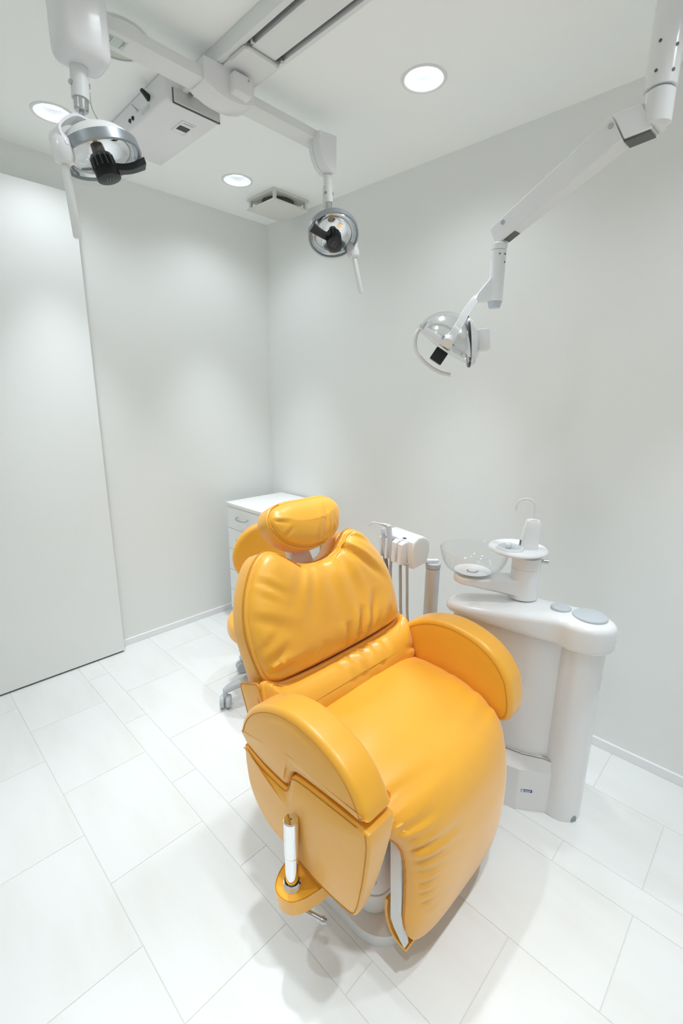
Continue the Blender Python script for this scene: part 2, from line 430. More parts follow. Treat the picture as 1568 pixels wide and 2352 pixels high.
# ------------------------------------------------------------------ carriage with crossbar
t = thing('lamp_carriage', 'white lamp crossbar hung across the ceiling track, a lamp pod at each end', 'lamp crossbar', (0.95, 1.49, 2.315))
YB0, YB1, ZB = 1.452, 1.531, 2.315
mb = MB(); mb.box((0.53, YB0, ZB), (0.890, YB1, ZB + .03), .0025, 2); bl = part('crossbar', mb, M['matte'], t)
mb = MB(); mb.box((1.03, YB0 + .004, ZB + .002), (1.42, YB1, ZB + .03), .0025, 2); part('crossbar', mb, M['matte'], t)
# sticker with printed lines on the underside of the left bar
mb = MB(); mb.box((0.615, 1.470, ZB - .0006), (0.673, 1.510, ZB)); part('rating_sticker', mb, M['sticker'], bl)
for i, (xx, ya, yb) in enumerate(((.619, 1.473, 1.503), (.624, 1.473, 1.507), (.629, 1.473, 1.507), (.634, 1.475, 1.503), (.662, 1.473, 1.507), (.666, 1.475, 1.493))):
    mb = MB(); mb.box((xx, ya, ZB - .0009), (xx + .0016, yb, ZB - .0005)); part('printed_line', mb, M['print'], bl)
# carriage body: belly sweeping along the bar
rows = []
for i in range(17):
    u = i / 16; xx = 0.884 + u * 0.178
    belly = math.sin(PI * u) ** .8
    y0 = 1.447 - .006 * belly; y1 = 1.545; z0 = ZB - .004 - .024 * belly; z1 = 2.3705
    r = [(xx, y0, z1), (xx, y0, z0 + .012), (xx, y0 + .004, z0 + .004), (xx, y0 + .014, z0), (xx, y1 - .02, z0), (xx, y1, z0 + .012), (xx, y1, z1)]
    rows.append(r)
mb = MB(); mb.grid(rows, True, True, True); part('carriage_body', mb, M['lilac'], t)
mb = MB(); mb.box((0.966, 1.412, 2.304), (1.034, 1.46, 2.360), .010, 4); bx = part('motor_housing', mb, M['lilac'], t)
mb = MB(); mb.cyl((1.018, 1.4125, 2.347), (1.018, 1.4105, 2.347), .004, 12); part('screw', mb, M['steel'], bx)
# end pods
def rounded_pod(x0, x1, y0, y1, z0, z1, r): 
    mb = MB(); mb.box((x0, y0, z0), (x1, y1, z1), r, 5); return mb
part('lamp_pod', rounded_pod(0.472, 0.590, 1.368, 1.473, 2.184, 2.394, .030), M['lilac'], t)
pod = [(1.331, 2.30), (1.333, 2.332), (1.338, 2.337), (1.418, 2.345), (1.422, 2.340), (1.422, 2.228), (1.415, 2.223), (1.390, 2.221), (1.362, 2.236), (1.341, 2.266)]
mb = MB(); mb.prism(pod, 1.432, 1.492, lambda a, b, c: V((a, c, b)), .004, 3); pd = part('lamp_pod', mb, M['lilac'], t)
mb = MB(); mb.prism([(a, b) for a, b in pod], 1.468, 1.471, lambda a, b, c: V((1.376 + (a - 1.376) * 1.006, c, 2.28 + (b - 2.28) * 1.006))); part('pod_joint', mb, M['grey'], pd)

# ------------------------------------------------------------------ examination lamps
def frame(axis, ref):
    """matrix columns e1,e2,axis"""
    ax = V(axis).normalized(); e1 = V(ref); e1 = (e1 - ax * e1.dot(ax)).normalized(); e2 = ax.cross(e1)
    return e1, e2, ax
def exam_lamp(label, stem_top, stem_bot, c, axis, R, armdir, handledir, stem_r, hlen, hand_end):
    """round head: c centre of the rim, axis = light direction"""
    t = thing('exam_lamp', label, 'lamp', stem_top, 'examination lamps on the crossbar')
    c = V(c); st, sb = V(stem_top), V(stem_bot)
    mb = MB(); mb.cyl(st, sb, stem_r, 28); s_ = part('stem', mb, M['matte'], t)
    mb = MB(); mb.cyl(sb + V((-stem_r - .002, -.004, .028)), sb + V((-stem_r + .003, -.002, .028)), .006, 12); part('button', mb, M['steel'], s_)
    mb = MB(); mb.cyl(sb + V((stem_r - .002, -.004, .034)), sb + V((stem_r + .003, -.005, .034)), .006, 12); part('button', mb, M['steel'], s_)
    d = (sb - st).normalized()
    mb = MB(); mb.cyl(sb - d * .004, sb + d * .026, stem_r * .82, 24, bev=.003); k_ = part('swivel', mb, M['steel'], t)
    e1, e2, ax = frame(axis, armdir)
    top = c - ax * (R * .72)
    mb = MB(); mb.tube([sb + d * .02, sb + d * .034, top], .006, 12); part('ball_neck', mb, M['steel'], t)
    # dome: reflector shell and its outer housing
    inner = [(R * .97 * math.sin(a), -R * .62 * math.cos(a)) for a in [PI / 2 * k / 12 for k in range(12, 1, -1)]]
    mb = MB(); mb.lathe(inner, c, ax, 48, cap1=True); part('reflector', mb, M['reflector'], t, 'silver mirror reflector')
    outer = [(R * math.sin(a), -R * .66 * math.cos(a) - .004) for a in [PI / 2 * k / 12 for k in range(12, 1, -1)]]
    mb = MB(); mb.lathe(outer, c, ax, 48, cap1=True); dm = part('dome', mb, M['matte'], t)
    mb = MB(); mb.lathe([(R * 1.0, -.018), (R * 1.035, -.017), (R * 1.04, .006), (R * .985, .008), (R * .975, -.002)], c, ax, 56); part('rim', mb, M['greyring'], t, 'grey metal rim')
    mb = MB(); mb.lathe([(R * 1.02, -.012), (R * 1.05, .010), (R * 1.0, .020), (R * .7, .024)], c, ax, 56, cap1=True); part('shield', mb, M['shield'], t, 'clear plastic shield')
    # vent opening and teal lens on top of the dome
    q = c - ax * (R * .56) + e1 * (R * .40) 
    mb = MB(); mb.lathe([(R * .26, 0), (R * .24, .004)], q, (-ax + e1 * .75), 20, cap1=True); part('vent_opening', mb, M['black'], dm)
    q2 = q + e2 * (R * .16)
    mb = MB(); mb.lathe([(.010, .002), (.010, .008), (.007, .011)], q2, (-ax + e1 * .75), 16, cap1=True); part('teal_button', mb, M['teal'], dm, 'small teal button')
    # yoke to the handle pod on one side
    h1 = V(handledir); h1 = (h1 - ax * h1.dot(ax)).normalized()
    side = c + h1 * (R * 1.12) + ax * .004
    yk = MB(); pth = spline([top - ax * .006 - h1 * .03, top - ax * .006 + h1 * .01, c - ax * (R * .78) + h1 * (R * .52), c - ax * (R * .38) + h1 * (R * 1.12), side], 18)
    rows = []
    wv = ax.cross(h1)
    for i, p in enumerate(pth):
        tg = (pth[min(i + 1, 17)] - pth[max(i - 1, 0)]).normalized(); nn = tg.cross(wv).normalized()
        wd = .016 + .010 * (i / 17)
        rows.append([p + wv * wd + nn * .003, p - wv * wd + nn * .003, p - wv * wd - nn * .003, p + wv * wd - nn * .003])
    yk.grid(rows, True, True, True); part('yoke', yk, M['lilac'], t)
    he = V(hand_end); hd = (he - side).normalized()
    mb = MB(); mb.tube([side - hd * .032, side - hd * .02, side + hd * .012, side + hd * .026, side + hd * .030], .02, 20, True, [.012, .022, .026, .021, .015]); part('handle_pod', mb, M['lilac'], t)
    hb = side + hd * .026
    mb = MB(); mb.tube([hb, he - hd * .004, he], .0095, 16, True, [.0095, .0105, .008]); part('handle', mb, M['matte'], t, 'white rod handle')
    # bulb holder in front of the mirror: arm from the rim plus finned barrel
    a1 = V(armdir); a1 = (a1 - ax * a1.dot(ax)).normalized()
    p0 = c + a1 * (R * 1.06) + ax * .022; p1 = c + ax * .020
    rows = []; wv = ax.cross(a1)
    for i in range(9):
        u = i / 8; p = p0.lerp(p1, u) + ax * (.010 * math.sin(PI * u)); wd = .016 - .005 * math.sin(PI * u); th = .008
        rows.append([p + wv * wd + ax * th, p - wv * wd + ax * th, p - wv * wd - ax * th, p + wv * wd - ax * th])
    mb = MB(); mb.grid(rows, True, True, True); part('bulb_arm', mb, M['black'], t)
    mb = MB(); mb.tube([c - ax * .030, c - ax * .004, c - ax * .003, c + ax * .026, c + ax * .030, c + ax * .050, c + ax * .052], .02, 28, True, [.015, .017, .027, .029, .030, .030, .026]); bh = part('bulb_holder', mb, M['black'], t)
    for k in range(14):
        a = 2 * PI * k / 14; rd = e1 * math.cos(a) + e2 * math.sin(a)
        mb = MB(); mb.tube([c + rd * .0278, c + ax * .026 + rd * .0296], .0020, 5); part('fin', mb, M['dgrey'], bh)
    mb = MB(); mb.cyl(c - ax * .040, c - ax * .028, .006, 12); part('bulb_base', mb, M['amber'], bh, 'amber ceramic bulb base')
    for k in (-1, 0, 1):
        mb = MB(); mb.tube([c + ax * .0525 + e2 * .012 + e1 * k * .007, c + ax * .0525 - e2 * .012 + e1 * k * .007], .0013, 5); part('slot', mb, M['dgrey'], bh)
    return t
lampL = exam_lamp('nearer, larger round exam lamp under the left pod of the crossbar', (0.525, 1.431, 2.1835), (0.522, 1.431, 2.117),
                  (0.556, 1.425, 2.000), (0.24, -0.20, -0.95), 0.097, (0.9, -0.30, 0.1), (-0.95, -0.25, -0.1), .0205, .14, (0.469, 1.399, 1.788))
lampR = exam_lamp('farther, smaller round exam lamp under the right pod of the crossbar', (1.402, 1.462, 2.2205), (1.409, 1.462, 2.131),
                  (1.431, 1.457, 2.023), (-0.34, -0.47, -0.81), 0.095, (-0.85, 0.35, 0.45), (0.62, -0.25, -0.55), .0165, .13, (1.537, 1.399, 1.819))
mb = MB(); mb.tube(spline([(1.384, 1.462, 2.18), (1.380, 1.46, 2.14), (1.386, 1.46, 2.11), (1.40, 1.467, 2.09)], 16), .0022, 6); part('cable', mb, M['cabletan'], lampR, 'thin tan cable')
mb = MB(); mb.tube(spline([(0.545, 1.43, 2.14), (0.548, 1.43, 2.105), (0.57, 1.43, 2.075), (0.60, 1.43, 2.055)], 16), .0012, 6); part('cable', mb, M['hose'], lampL)

# ------------------------------------------------------------------ jointed ceiling-hung lamp over the basin unit
t = thing('operating_light', 'white jointed operating light on a ceiling post, right side', 'lamp', (1.53, 0.405, CEIL))
PX, PY = 1.532, 0.405
mb = MB(); mb.cyl((PX, PY, 2.157), (PX, PY, CEIL - .0005), .0355, 40); pst = part('post', mb, M['plastic'], t)
mb = MB(); mb.cyl((PX, PY, 2.072), (PX, PY, 2.1555), .0350, 40, bev=.008); part('knuckle', mb, M['plastic'], t)
for (dx, dy, zz) in ((-.022, -.0275, 2.23), (-.0355, .006, 2.245), (-.022, -.0275, 2.18), (-.0355, .006, 2.185)):
    n_ = V((dx, dy, 0)).normalized(); p = V((PX, PY, zz)) + n_ * .0352
    mb = MB(); mb.cyl(p, p + n_ * .0020, .0036, 12); part('screw', mb, M['dgrey'], pst)
A0 = V((1.520, 0.462, 2.098)); A1 = V((1.541, 0.806, 1.916))
ad = (A1 - A0).normalized(); aw = V((ad.y, -ad.x, 0)).normalized(); an = aw.cross(ad).normalized()
if an.z < 0: an = -an
def bar(p, q, hw0, hh0, hw1, hh1, bev=.004):
    mb = MB()
    prof = lambda c, hw, hh: [c + aw * sx * (hw - (bev if i % 2 else 0)) + an * sy * (hh - (0 if i % 2 else bev)) for (sx, sy, i) in
                              ((1, 1, 1), (1, 1, 0), (1, -1, 0), (1, -1, 1), (-1, -1, 1), (-1, -1, 0), (-1, 1, 0), (-1, 1, 1))]
    mb.grid([prof(p, hw0, hh0), prof(q, hw1, hh1)], True, True, True); return mb
arm = part('arm', bar(A0 + ad * .020, A1 + ad * .014, .030, .037, .023, .030), M['plastic'], t)
mb = bar(V((PX, PY + .012, 2.098)), A0 + ad * .016, .031, .037, .030, .037); jb = part('joint_block', mb, M['plastic'], t)
J0 = V((PX, PY + .012, 2.098)); mb = bar(J0.lerp(A0, .15) - an * .0385, A0 + ad * .020 - an * .0385, .023, .004, .022, .004, .001); part('rubber_boot', mb, M['dgrey'], jb, 'dark rubber boot')
mb = bar(A1 - ad * .05 - an * .0290, A1 - ad * .012 - an * .0285, .017, .004, .017, .004, .001); part('rubber_boot', mb, M['dgrey'], arm, 'dark rubber boot')
for p in (A0 + ad * .03 - aw * 0 , A1 - ad * .03):
    sgn = -1 if aw.x > 0 else 1
    q = p + aw * sgn * (.0225 if p == A1 - ad * .03 else .029) + an * .014
    mb = MB(); mb.cyl(q, q + aw * sgn * .003, .007, 16); part('pivot_screw', mb, M['steel'], arm)
TX, TY = 1.531, 0.800
mb = MB(); mb.cyl((TX, TY, 1.868), (TX, TY, 1.889), .0245, 32, bev=.004); part('elbow', mb, M['plastic'], t)
mb = MB(); mb.cyl((TX, TY, 1.715), (TX, TY, 1.8665), .0235, 32); tb = part('drop_tube', mb, M['plastic'], t)
mb = MB(); mb.cyl((TX, TY, 1.697), (TX, TY, 1.7145), .018, 32, .0225); part('end_cap', mb, M['grey'], tb, 'grey end cap')
for dx, dy, zz in ((-.02, -.014, 1.853), (-.004, -.0245, 1.853), (-.003, -.0245, 1.83)):
    n_ = V((dx, dy, 0)).normalized(); p = V((TX, TY, zz)) + n_ * .0232
    mb = MB(); mb.cyl(p, p + n_ * .002, .0025, 10); part('screw', mb, M['dgrey'], tb)
# gusset
gd = V((-.72, .69, 0)).normalized(); gn = V((gd.y, -gd.x, 0))
gs = [(.018, 1.790), (.060, 1.738), (.066, 1.722), (.052, 1.712), (.018, 1.716)]
mb = MB(); mb.prism(gs, -.012, .012, lambda a, b, c: V((TX, TY, b)) + gd * a + gn * c, .002, 2); part('gusset', mb, M['plastic'], t)
# head
HC = V((1.368, 0.868, 1.574)); HX = V((-.30, .44, -.845)).normalized(); HR = .103
h1 = V((.103, -.146, -.111)); h1 = (h1 - HX * h1.dot(HX)).normalized(); h2 = HX.cross(h1)
K = V((TX, TY, 1.722)) + gd * .062
s2 = 1 if h2.dot(V((-.839, -.533, -.1))) > 0 else -1
for q, off in ((HC + HX * .002 + h2 * (s2 * HR * 1.06), h2 * (s2 * .012)), (HC + HX * .002 - h2 * (s2 * HR * 1.06), h2 * (-s2 * .012))):
    pth = spline([K + V((0, 0, .004)), K.lerp(q, .35) + off * 1.8 + V((0, 0, .008)), K.lerp(q, .7) + off * 3.2, q], 16)
    wv = gn; rows = []
    for i, p in enumerate(pth):
        tg = (pth[min(i + 1, 15)] - pth[max(i - 1, 0)]).normalized(); nn = tg.cross(wv).normalized()
        rows.append([p + wv * .005 + nn * .011, p - wv * .005 + nn * .011, p - wv * .005 - nn * .011, p + wv * .005 - nn * .011])
    mb = MB(); mb.grid(rows, True, True, True); part('yoke_arm', mb, M['lilac'], t)
q = HC + HX * .002 + h2 * (s2 * HR * 1.07)
mb = MB(); yd = (K - q).normalized(); mb.tube([q - yd * .014, q - yd * .010, q + yd * .028, q + yd * .032], .016, 20, True, [.008, .016, .0165, .012]); part('yoke_end', mb, M['lilac'], t)
prof = [(HR * math.sin(a), -HR * .85 * math.cos(a)) for a in [PI / 2 * k / 14 for k in range(14, 1, -1)]]
mb = MB(); mb.lathe(prof, HC, HX, 56, cap1=True); part('reflector', mb, M['reflector'], t, 'mirror reflector dome')
prof = [(HR * 1.02 * math.sin(a), -HR * .88 * math.cos(a) - .003) for a in [PI / 2 * k / 14 for k in range(14, 1, -1)]]
mb = MB(); mb.lathe(prof, HC, HX, 56, cap1=True); part('outer_dome', mb, M['shield'], t, 'clear outer dome')
CQ = (-HX * .62 + h1 * .78).normalized()
prof = [(HR * 1.03 * math.sin(a), HR * 1.03 * math.cos(a)) for a in [math.radians(44) * k / 10 for k in range(10, 0, -1)]]
prof = [(HR * 1.07 * math.sin(math.radians(44)), HR * 1.0 * math.cos(math.radians(44)))] + [(HR * 1.09 * math.sin(a), HR * 1.09 * math.cos(a)) for a in [math.radians(44) * k / 10 for k in range(10, 0, -1)]]
mb = MB(); mb.lathe(prof, HC - CQ * .012, CQ, 56, cap1=True); rc = part('rear_cap', mb, M['lilac'], t)
a_ = math.radians(44.5); mb = MB(); mb.lathe([(HR * 1.095 * math.sin(a_), HR * 1.095 * math.cos(a_)), (HR * 1.04 * math.sin(a_ + .03), HR * 1.04 * math.cos(a_ + .03))], HC - CQ * .012, CQ, 56); part('gasket', mb, M['black'], rc, 'black gasket line')
mb = MB(); mb.box((-.032, -.030, -.020), (.032, .030, .016), .004, 2, Matrix.Translation(HC + CQ * (HR * 1.10)) @ Matrix((h2.cross(CQ), h2, CQ)).transposed().to_4x4()); part('rear_block', mb, M['lilac'], rc)
mb = MB(); mb.lathe([(HR * 1.0, -.006), (HR * 1.05, -.004), (HR * 1.05, .006), (HR * .98, .010), (HR * .6, .016)], HC, HX, 56, cap1=True); part('shield', mb, M['shield'], t, 'clear front shield')
mb = MB(); mt = Matrix.Translation(HC + HX * .012) @ Matrix((h1, h2, HX)).transposed().to_4x4()
mb.box((-HR * .80, s2 * HR * .98 - .004, -.010), (.014, s2 * HR * .98 + .004, .008), .002, 2, mt); cb = part('cross_bar', mb, M['lilac'], t)
for s_ in (-.020, .000):
    p = HC + h1 * s_ + h2 * (s2 * (HR * .98 + .004)); mb = MB(); mb.cyl(p, p + h2 * (s2 * .0025), .0042, 12); part('screw', mb, M['steel'], cb)
mb = MB(); mb.box((-.022, -.020, .010), (.020, .020, .052), .003, 2, mt); part('bulb_shroud', mb, M['black'], t)
mb = MB(); p = HC + h1 * .004; mb.tube([p + HX * .014, p - HX * .016, p - HX * .018, p - HX * .036], .01, 14, True, [.010, .010, .006, .005]); part('bulb', mb, M['amber'], t)
# U handle in front
hp = [HC + h1 * (-HR * .98) + HX * .008]
for k in range(9):
    a = PI * (1 - (k + .5) / 9.0); hp.append(HC + h1 * (HR * .98 * math.cos(a)) + HX * (.010 + .075 * math.sin(a) ** .8) + h2 * 0)
hp = hp[:8]
mb = MB(); mb.tube(spline(hp, 40), .0062, 12); part('handle', mb, M['lilac'], t, 'curved tubular handle')

# ------------------------------------------------------------------ dental chair
CX = 0.935
chair = thing('dental_chair', 'large orange leather dental chair with headrest in the centre of the room', 'chair', (CX, 0.8, 0))
# floor plate and column
mb = MB(); mb.prism(rrect(.715, .520, 1.155, .93, .10, 10), 0.0005, .034, XYZ, .012, 4); part('floor_plate', mb, M['matte'], chair)
mb = MB(); mb.lathe([(.032, .034), (.032, .0365), (.026, .037)], (.79, .64, 0), n=28, cap1=True); part('plate_cap', mb, M['matte'], chair)
col = rrect(.755, .588, 1.115, .88, .05, 8)
mb = MB(); mb.prism(col, .034, .095, XYZ, .004, 2); part('column_foot', mb, M['matte'], chair)
mb = MB(); mb.prism(rrect(.757, .590, 1.113, .878, .05, 8), .096, .46, XYZ, .004, 2); cl = part('column', mb, M['plastic'], chair)
mb = MB(); p = V((.765, .605, .15)); mb.cyl(p, p + V((-.004, -.004, 0)), .006, 12); part('screw_hole', mb, M['grey'], cl)
# seat and leg rest: one long cushion
S = [(.872, .535), (.838, .568), (.760, .580), (.680, .579), (.600, .566), (.530, .540), (.470, .495), (.436, .430), (.423, .350), (.420, .270), (.424, .190), (.436, .125), (.462, .098)]
W = [.272, .274, .276, .277, .278, .278, .268, .240, .228, .226, .224, .212, .198]
SHF = [0, 0, 0, 0, 0, 0, .003, .012, .020, .020, .018, .010, .005]
Tk = [.030, .050, .058, .060, .062, .064, .066, .066, .065, .064, .060, .050, .030]
NS = 90
cur = spline([(a[0], a[1], w_) for a, w_ in zip(S, W)], NS)
tkc = spline([(i, a, b_) for i, (a, b_) in enumerate(zip(Tk, SHF))], NS)
wr = [(-.27, .43, .24, .007, .011), (-.265, .455, .20, .010, .008), (-.262, .475, .15, .008, .007), (-.26, .495, .10, .006, .006), (-.245, .53, .12, .009, .011), (-.235, .57, .11, .005, .009),
      (-.23, .615, .18, .010, .010), (-.225, .66, .14, .006, .008), (-.222, .70, .10, .006, .008), (-.22, .74, .09, .006, .007), (-.215, .775, .08, .005, .007), (-.21, .81, .07, .005, .006), (-.20, .84, .06, .004, .006),
      (.27, .36, .25, .004, .014), (.275, .44, .2, .004, .012), (.275, .25, .15, .003, .012), (-.26, .10, .35, .003, .02), (.26, .10, .35, .003, .02)]
rows = []; edgeL = []; edgeR = []; L = 0.0; total = sum((V((b[0], b[1])) - V((a[0], a[1]))).length for a, b in zip(cur, cur[1:]))
for i in range(NS):
    a, b = cur[max(i - 1, 0)], cur[min(i + 1, NS - 1)]
    tg = V((b[0] - a[0], b[1] - a[1])).normalized(); nrm = V((tg[1], -tg[0]))      # up, then forward
    if i: L += (V((cur[i][0], cur[i][1])) - V((cur[i - 1][0], cur[i - 1][1]))).length
    sfrac = L / total; ww = cur[i][2]; tk = tkc[i][1]; sx0 = CX + tkc[i][2]
    row = []
    for j in range(61):
        th = PI * j / 60; cx_, sx_ = -math.cos(th), math.sin(th)
        px = math.copysign(abs(cx_) ** (2 / 3.2), cx_) * ww; pn = abs(sx_) ** (2 / 3.2) * tk - tk
        for (x0, s0, ln, amp, wd) in wr:
            dx = (px - x0) * (1 if x0 < 0 else -1)
            if -.01 < dx < ln:
                ds = sfrac - s0 - dx * .16; wdd = (wd * (1 + 3.0 * dx))
                f = (1 - dx / ln) * min(1, (dx + .01) / .02)
                pn += amp * f * (-math.exp(-(ds / wdd) ** 2) + .6 * math.exp(-((ds - 1.8 * wdd) / wdd) ** 2))
        pn += .0022 * noise.noise(V((px * 7, sfrac * 9, 3))) * abs(sx_)
        row.append(V((sx0 + px, cur[i][0] + nrm[0] * pn, cur[i][1] + nrm[1] * pn)))
    edgeL.append(row[0].copy()); edgeR.append(row[-1].copy())
    for j in range(1, 12):
        px = ww * (1 - 2 * j / 12); row.append(V((sx0 + px, cur[i][0] - nrm[0] * (tk + .012), cur[i][1] - nrm[1] * (tk + .012))))
    rows.append(row)
mb = MB(); mb.grid(rows, True, True, True); seat = part('seat_cushion', mb, M['leather'], chair, 'smooth seat cushion flowing into the leg rest', 60)
for e in (edgeL, edgeR):
    mb = MB(); mb.tube([p + V((0, .001, 0)) for p in e[34:]], .0035, 8); part('piping', mb, M['piping'], seat)
# leg rest plates
pl = [(.498, .46), (.530, .45), (.525, .386), (.516, .159), (.500, .142), (.484, .116), (.470, .106), (.466, .118), (.486, .20)]
for xa, xb in ((.720, .734), (1.148, 1.162)):
    mb = MB(); mb.prism(pl, xa, xb, lambda a, b, c: V((c, a, b)), .003, 2); part('leg_plate', mb, M['matte'], chair, 'white side plate of the leg rest')
mb = MB(); mb.prism([(.50, .44), (.525, .44), (.516, .16), (.50, .15), (.49, .20)], .743, 1.127, lambda a, b, c: V((c, a, b))); part('leg_gap_shade', mb, M['dgrey'], chair)  # dark filler: paints the shade in the gap behind the leg rest
bk = spline([(.536, .19), (.537, .16), (.532, .130), (.516, .102), (.492, .088), (.470, .088)], 24)
rows = []
for i, p in enumerate(bk):
    tg = (V(bk[min(i + 1, 23)]) - V(bk[max(i - 1, 0)])).normalized(); n_ = V((-tg[1], tg[0])) * .004
    rows.append([(.730, p[0] + n_[0], p[1] + n_[1]), (1.146, p[0] + n_[0], p[1] + n_[1]), (1.146, p[0] - n_[0], p[1] - n_[1]), (.730, p[0] - n_[0], p[1] - n_[1])])
mb = MB(); mb.grid(rows, True, True, True); part('leg_rest_back', mb, M['leather'], chair)

# backrest frame of reference
BO = V((CX, .857, .52)); BU = V((0, .43, 1)).normalized(); BN = V((0, -1, .43)).normalized(); KS = 1.0886
def bfn(a, b, c): return BO + V((1, 0, 0)) * a + BU * b + BN * c
half = [(0, .903), (.045, .907), (.085, .920), (.120, .945), (.150, .963), (.182, .968), (.215, .951), (.246, .917), (.276, .868), (.294, .816), (.300, .765), (.296, .715), (.285, .668), (.272, .655), (.235, .645), (.12, .640), (0, .639)]
out = [(x_, (z_ - .52) * KS) for x_, z_ in half]
out = out + [(-a, b) for a, b in out[-2:0:-1]]
out = out[::-1]
outline = spline(out, 150, True); octr = (0, (.79 - .52) * KS)
zz = lambda z_: (z_ - .52) * KS
cre = creases([(-.05, zz(.908), -.12, zz(.74), .004, .017), (.005, zz(.905), -.005, zz(.70), .0045, .019), (.065, zz(.915), .10, zz(.72), .005, .018), (.098, zz(.932), .25, zz(.77), .010, .012), (.135, zz(.955), .28, zz(.88), .006, .012),
               (-.07, zz(.915), -.20, zz(.78), .004, .018), (.05, zz(.660), .10, zz(.745), .015, .012), (.10, zz(.660), .17, zz(.775), .015, .013), (.005, zz(.655), .02, zz(.72), .011, .011), (.17, zz(.645), .25, zz(.72), .008, .012),
               (-.29, zz(.70), -.20, zz(.73), .008, .009), (-.285, zz(.68), -.15, zz(.67), .012, .011), (-.295, zz(.735), -.22, zz(.775), .005, .008), (-.24, zz(.905), -.17, zz(.84), .005, .009), (-.265, zz(.88), -.20, zz(.83), .004, .007), (-.29, zz(.82), -.16, zz(.74), .005, .016), (-.10, zz(.645), -.08, zz(.70), .004, .012)])
def disp_up(a, b, sv): 
    f = 1 - sv ** 10 * .8
    return cre(a, b, sv) * f * 1.9 + .0035 * noise.noise(V((a * 9, b * 9, 1.3))) * (1 - sv ** 4)
mb = MB(); mb.pad(outline, octr, .012, .006, lambda a, b, c: bfn(a, b, c), (.0, .044), disp_up, rings=46, arc=4, pw=2.4, puff=.085); up = part('back_cushion', mb, M['leather'], chair, 'creased upper back cushion with a neck notch', 60)
mb = MB(); mb.tube([bfn(p[0], p[1], -.003) for p in outline] + [bfn(outline[0][0], outline[0][1], -.003)], .0036, 8, False); part('piping', mb, M['seam'], up)
# shell behind
sh = [(x_ * (1.0 - .035 * min(1, x_ / .25)), (z_ - .52) * KS) for x_, z_ in half[:11]] + [(.285, zz(.68)), (.280, zz(.58)), (.262, zz(.50)), (.13, zz(.49)), (0, zz(.49))]
sh = (sh + [(-a, b) for a, b in sh[-2:0:-1]])[::-1]
so = spline(sh, 130, True)
mb = MB(); mb.pad(so, (0, zz(.74)), .034, .012, lambda a, b, c: bfn(a, b, c - .052), (.01, .0), None, rings=8, arc=4); part('back_shell', mb, M['leather'], chair)
# lumbar cushion
lh = [(0, .634), (.14, .636), (.24, .645), (.283, .664), (.300, .655), (.306, .61), (.298, .555), (.275, .512), (.20, .505), (0, .500)]
lo_ = [(x_, (z_ - .52) * KS) for x_, z_ in lh]; lo_ = (lo_ + [(-a, b) for a, b in lo_[-2:0:-1]])[::-1]
lout = spline(lo_, 130, True)
lcre = creases([(.00, zz(.632), .02, zz(.54), .013, .014), (.06, zz(.632), .045, zz(.55), .011, .012), (.10, zz(.634), .10, zz(.55), .010, .013), (-.05, zz(.632), -.02, zz(.54), .007, .013), (.03, zz(.505), .05, zz(.57), .007, .012), (-.28, zz(.62), -.22, zz(.60), .005, .006), (-.28, zz(.60), -.22, zz(.595), .004, .006), (.15, zz(.635), .13, zz(.57), .006, .012), (.27, zz(.56), .2, zz(.57), .005, .01)])
mb = MB(); mb.pad(lout, (0, zz(.575)), .012, .006, lambda a, b, c: bfn(a, b, c + .006), (.0, .052), lambda a, b, sv: lcre(a, b, sv) * 1.5 * (1 - sv ** 10 * .8), rings=34, arc=4, pw=2.4, puff=.066, seg=.215); lb = part('lumbar_cushion', mb, M['leather'], chair, 'narrow wrinkled lumbar cushion', 60)
mb = MB(); mb.tube([bfn(p[0], p[1], -.010) for p in lout] + [bfn(lout[0][0], lout[0][1], -.010)], .003, 8, False); part('piping', mb, M['seam'], lb)
# side flaps of the lumbar section
fl = rrect(-.088, zz(.535), .006, zz(.662), .014, 5)
for sgn in (-1, 1):
    mb = MB(); mb.pad(spline(fl, 60, True), (-.04, zz(.60)), .005, .004, lambda a, b, c: BO + V((sgn * (.302 + c), 0, 0)) + BU * b + BN * a, (.0, .002), None, rings=4, arc=3); f_ = part('side_flap', mb, M['leather'], chair)
    pp = [BO + V((sgn * .304, 0, 0)) + BU * b + BN * a for a, b in fl]
    mb = MB(); mb.tube(pp + [pp[0]], .004, 8, False); part('piping', mb, M['piping'], f_)
# headrest
HO = V((.944, 1.092, 1.010)); HU = V((0, math.sin(.50), math.cos(.50))); HN = V((0, -math.cos(.50), math.sin(.50)))
def hfn(a, b, c): return HO + V((1, 0, 0)) * a + HU * b + HN * c
ho = [(0, .078), (.07, .078), (.122, .066), (.148, .036), (.147, .002), (.122, -.042), (.078, -.071), (.03, -.084), (0, -.085)]
ho = (ho + [(-a, b) for a, b in ho[-2:0:-1]])[::-1]; hout = spline(ho, 110, True)
hcre = creases([(.015, -.085, .055, .03, .008, .007), (.035, -.083, .06, .04, .007, .007), (-.01, -.086, .03, .00, .006, .006), (.075, -.072, .085, .01, .007, .006), (.05, -.078, .07, .0, .006, .005), (.10, -.06, .09, 0, .004, .005), (-.13, .02, -.09, -.0, .004, .006), (-.115, -.03, -.08, -.01, .004, .006)])
mb = MB(); mb.pad(hout, (0, -.004), .030, .010, hfn, (.012, .040), lambda a, b, sv: hcre(a, b, sv) * 1.4 * (1 - sv ** 6 * .6), rings=28, arc=8, pw=2.2, puff=.10, seg=.05); hr = part('headrest', mb, M['leather'], chair, 'rounded headrest pillow', 60)
hs_ = sorted([p for p in hout if math.radians(140) < math.atan2(p[1], p[0]) % (2 * PI) < math.radians(300)], key=lambda p: math.atan2(p[1], p[0]) % (2 * PI))
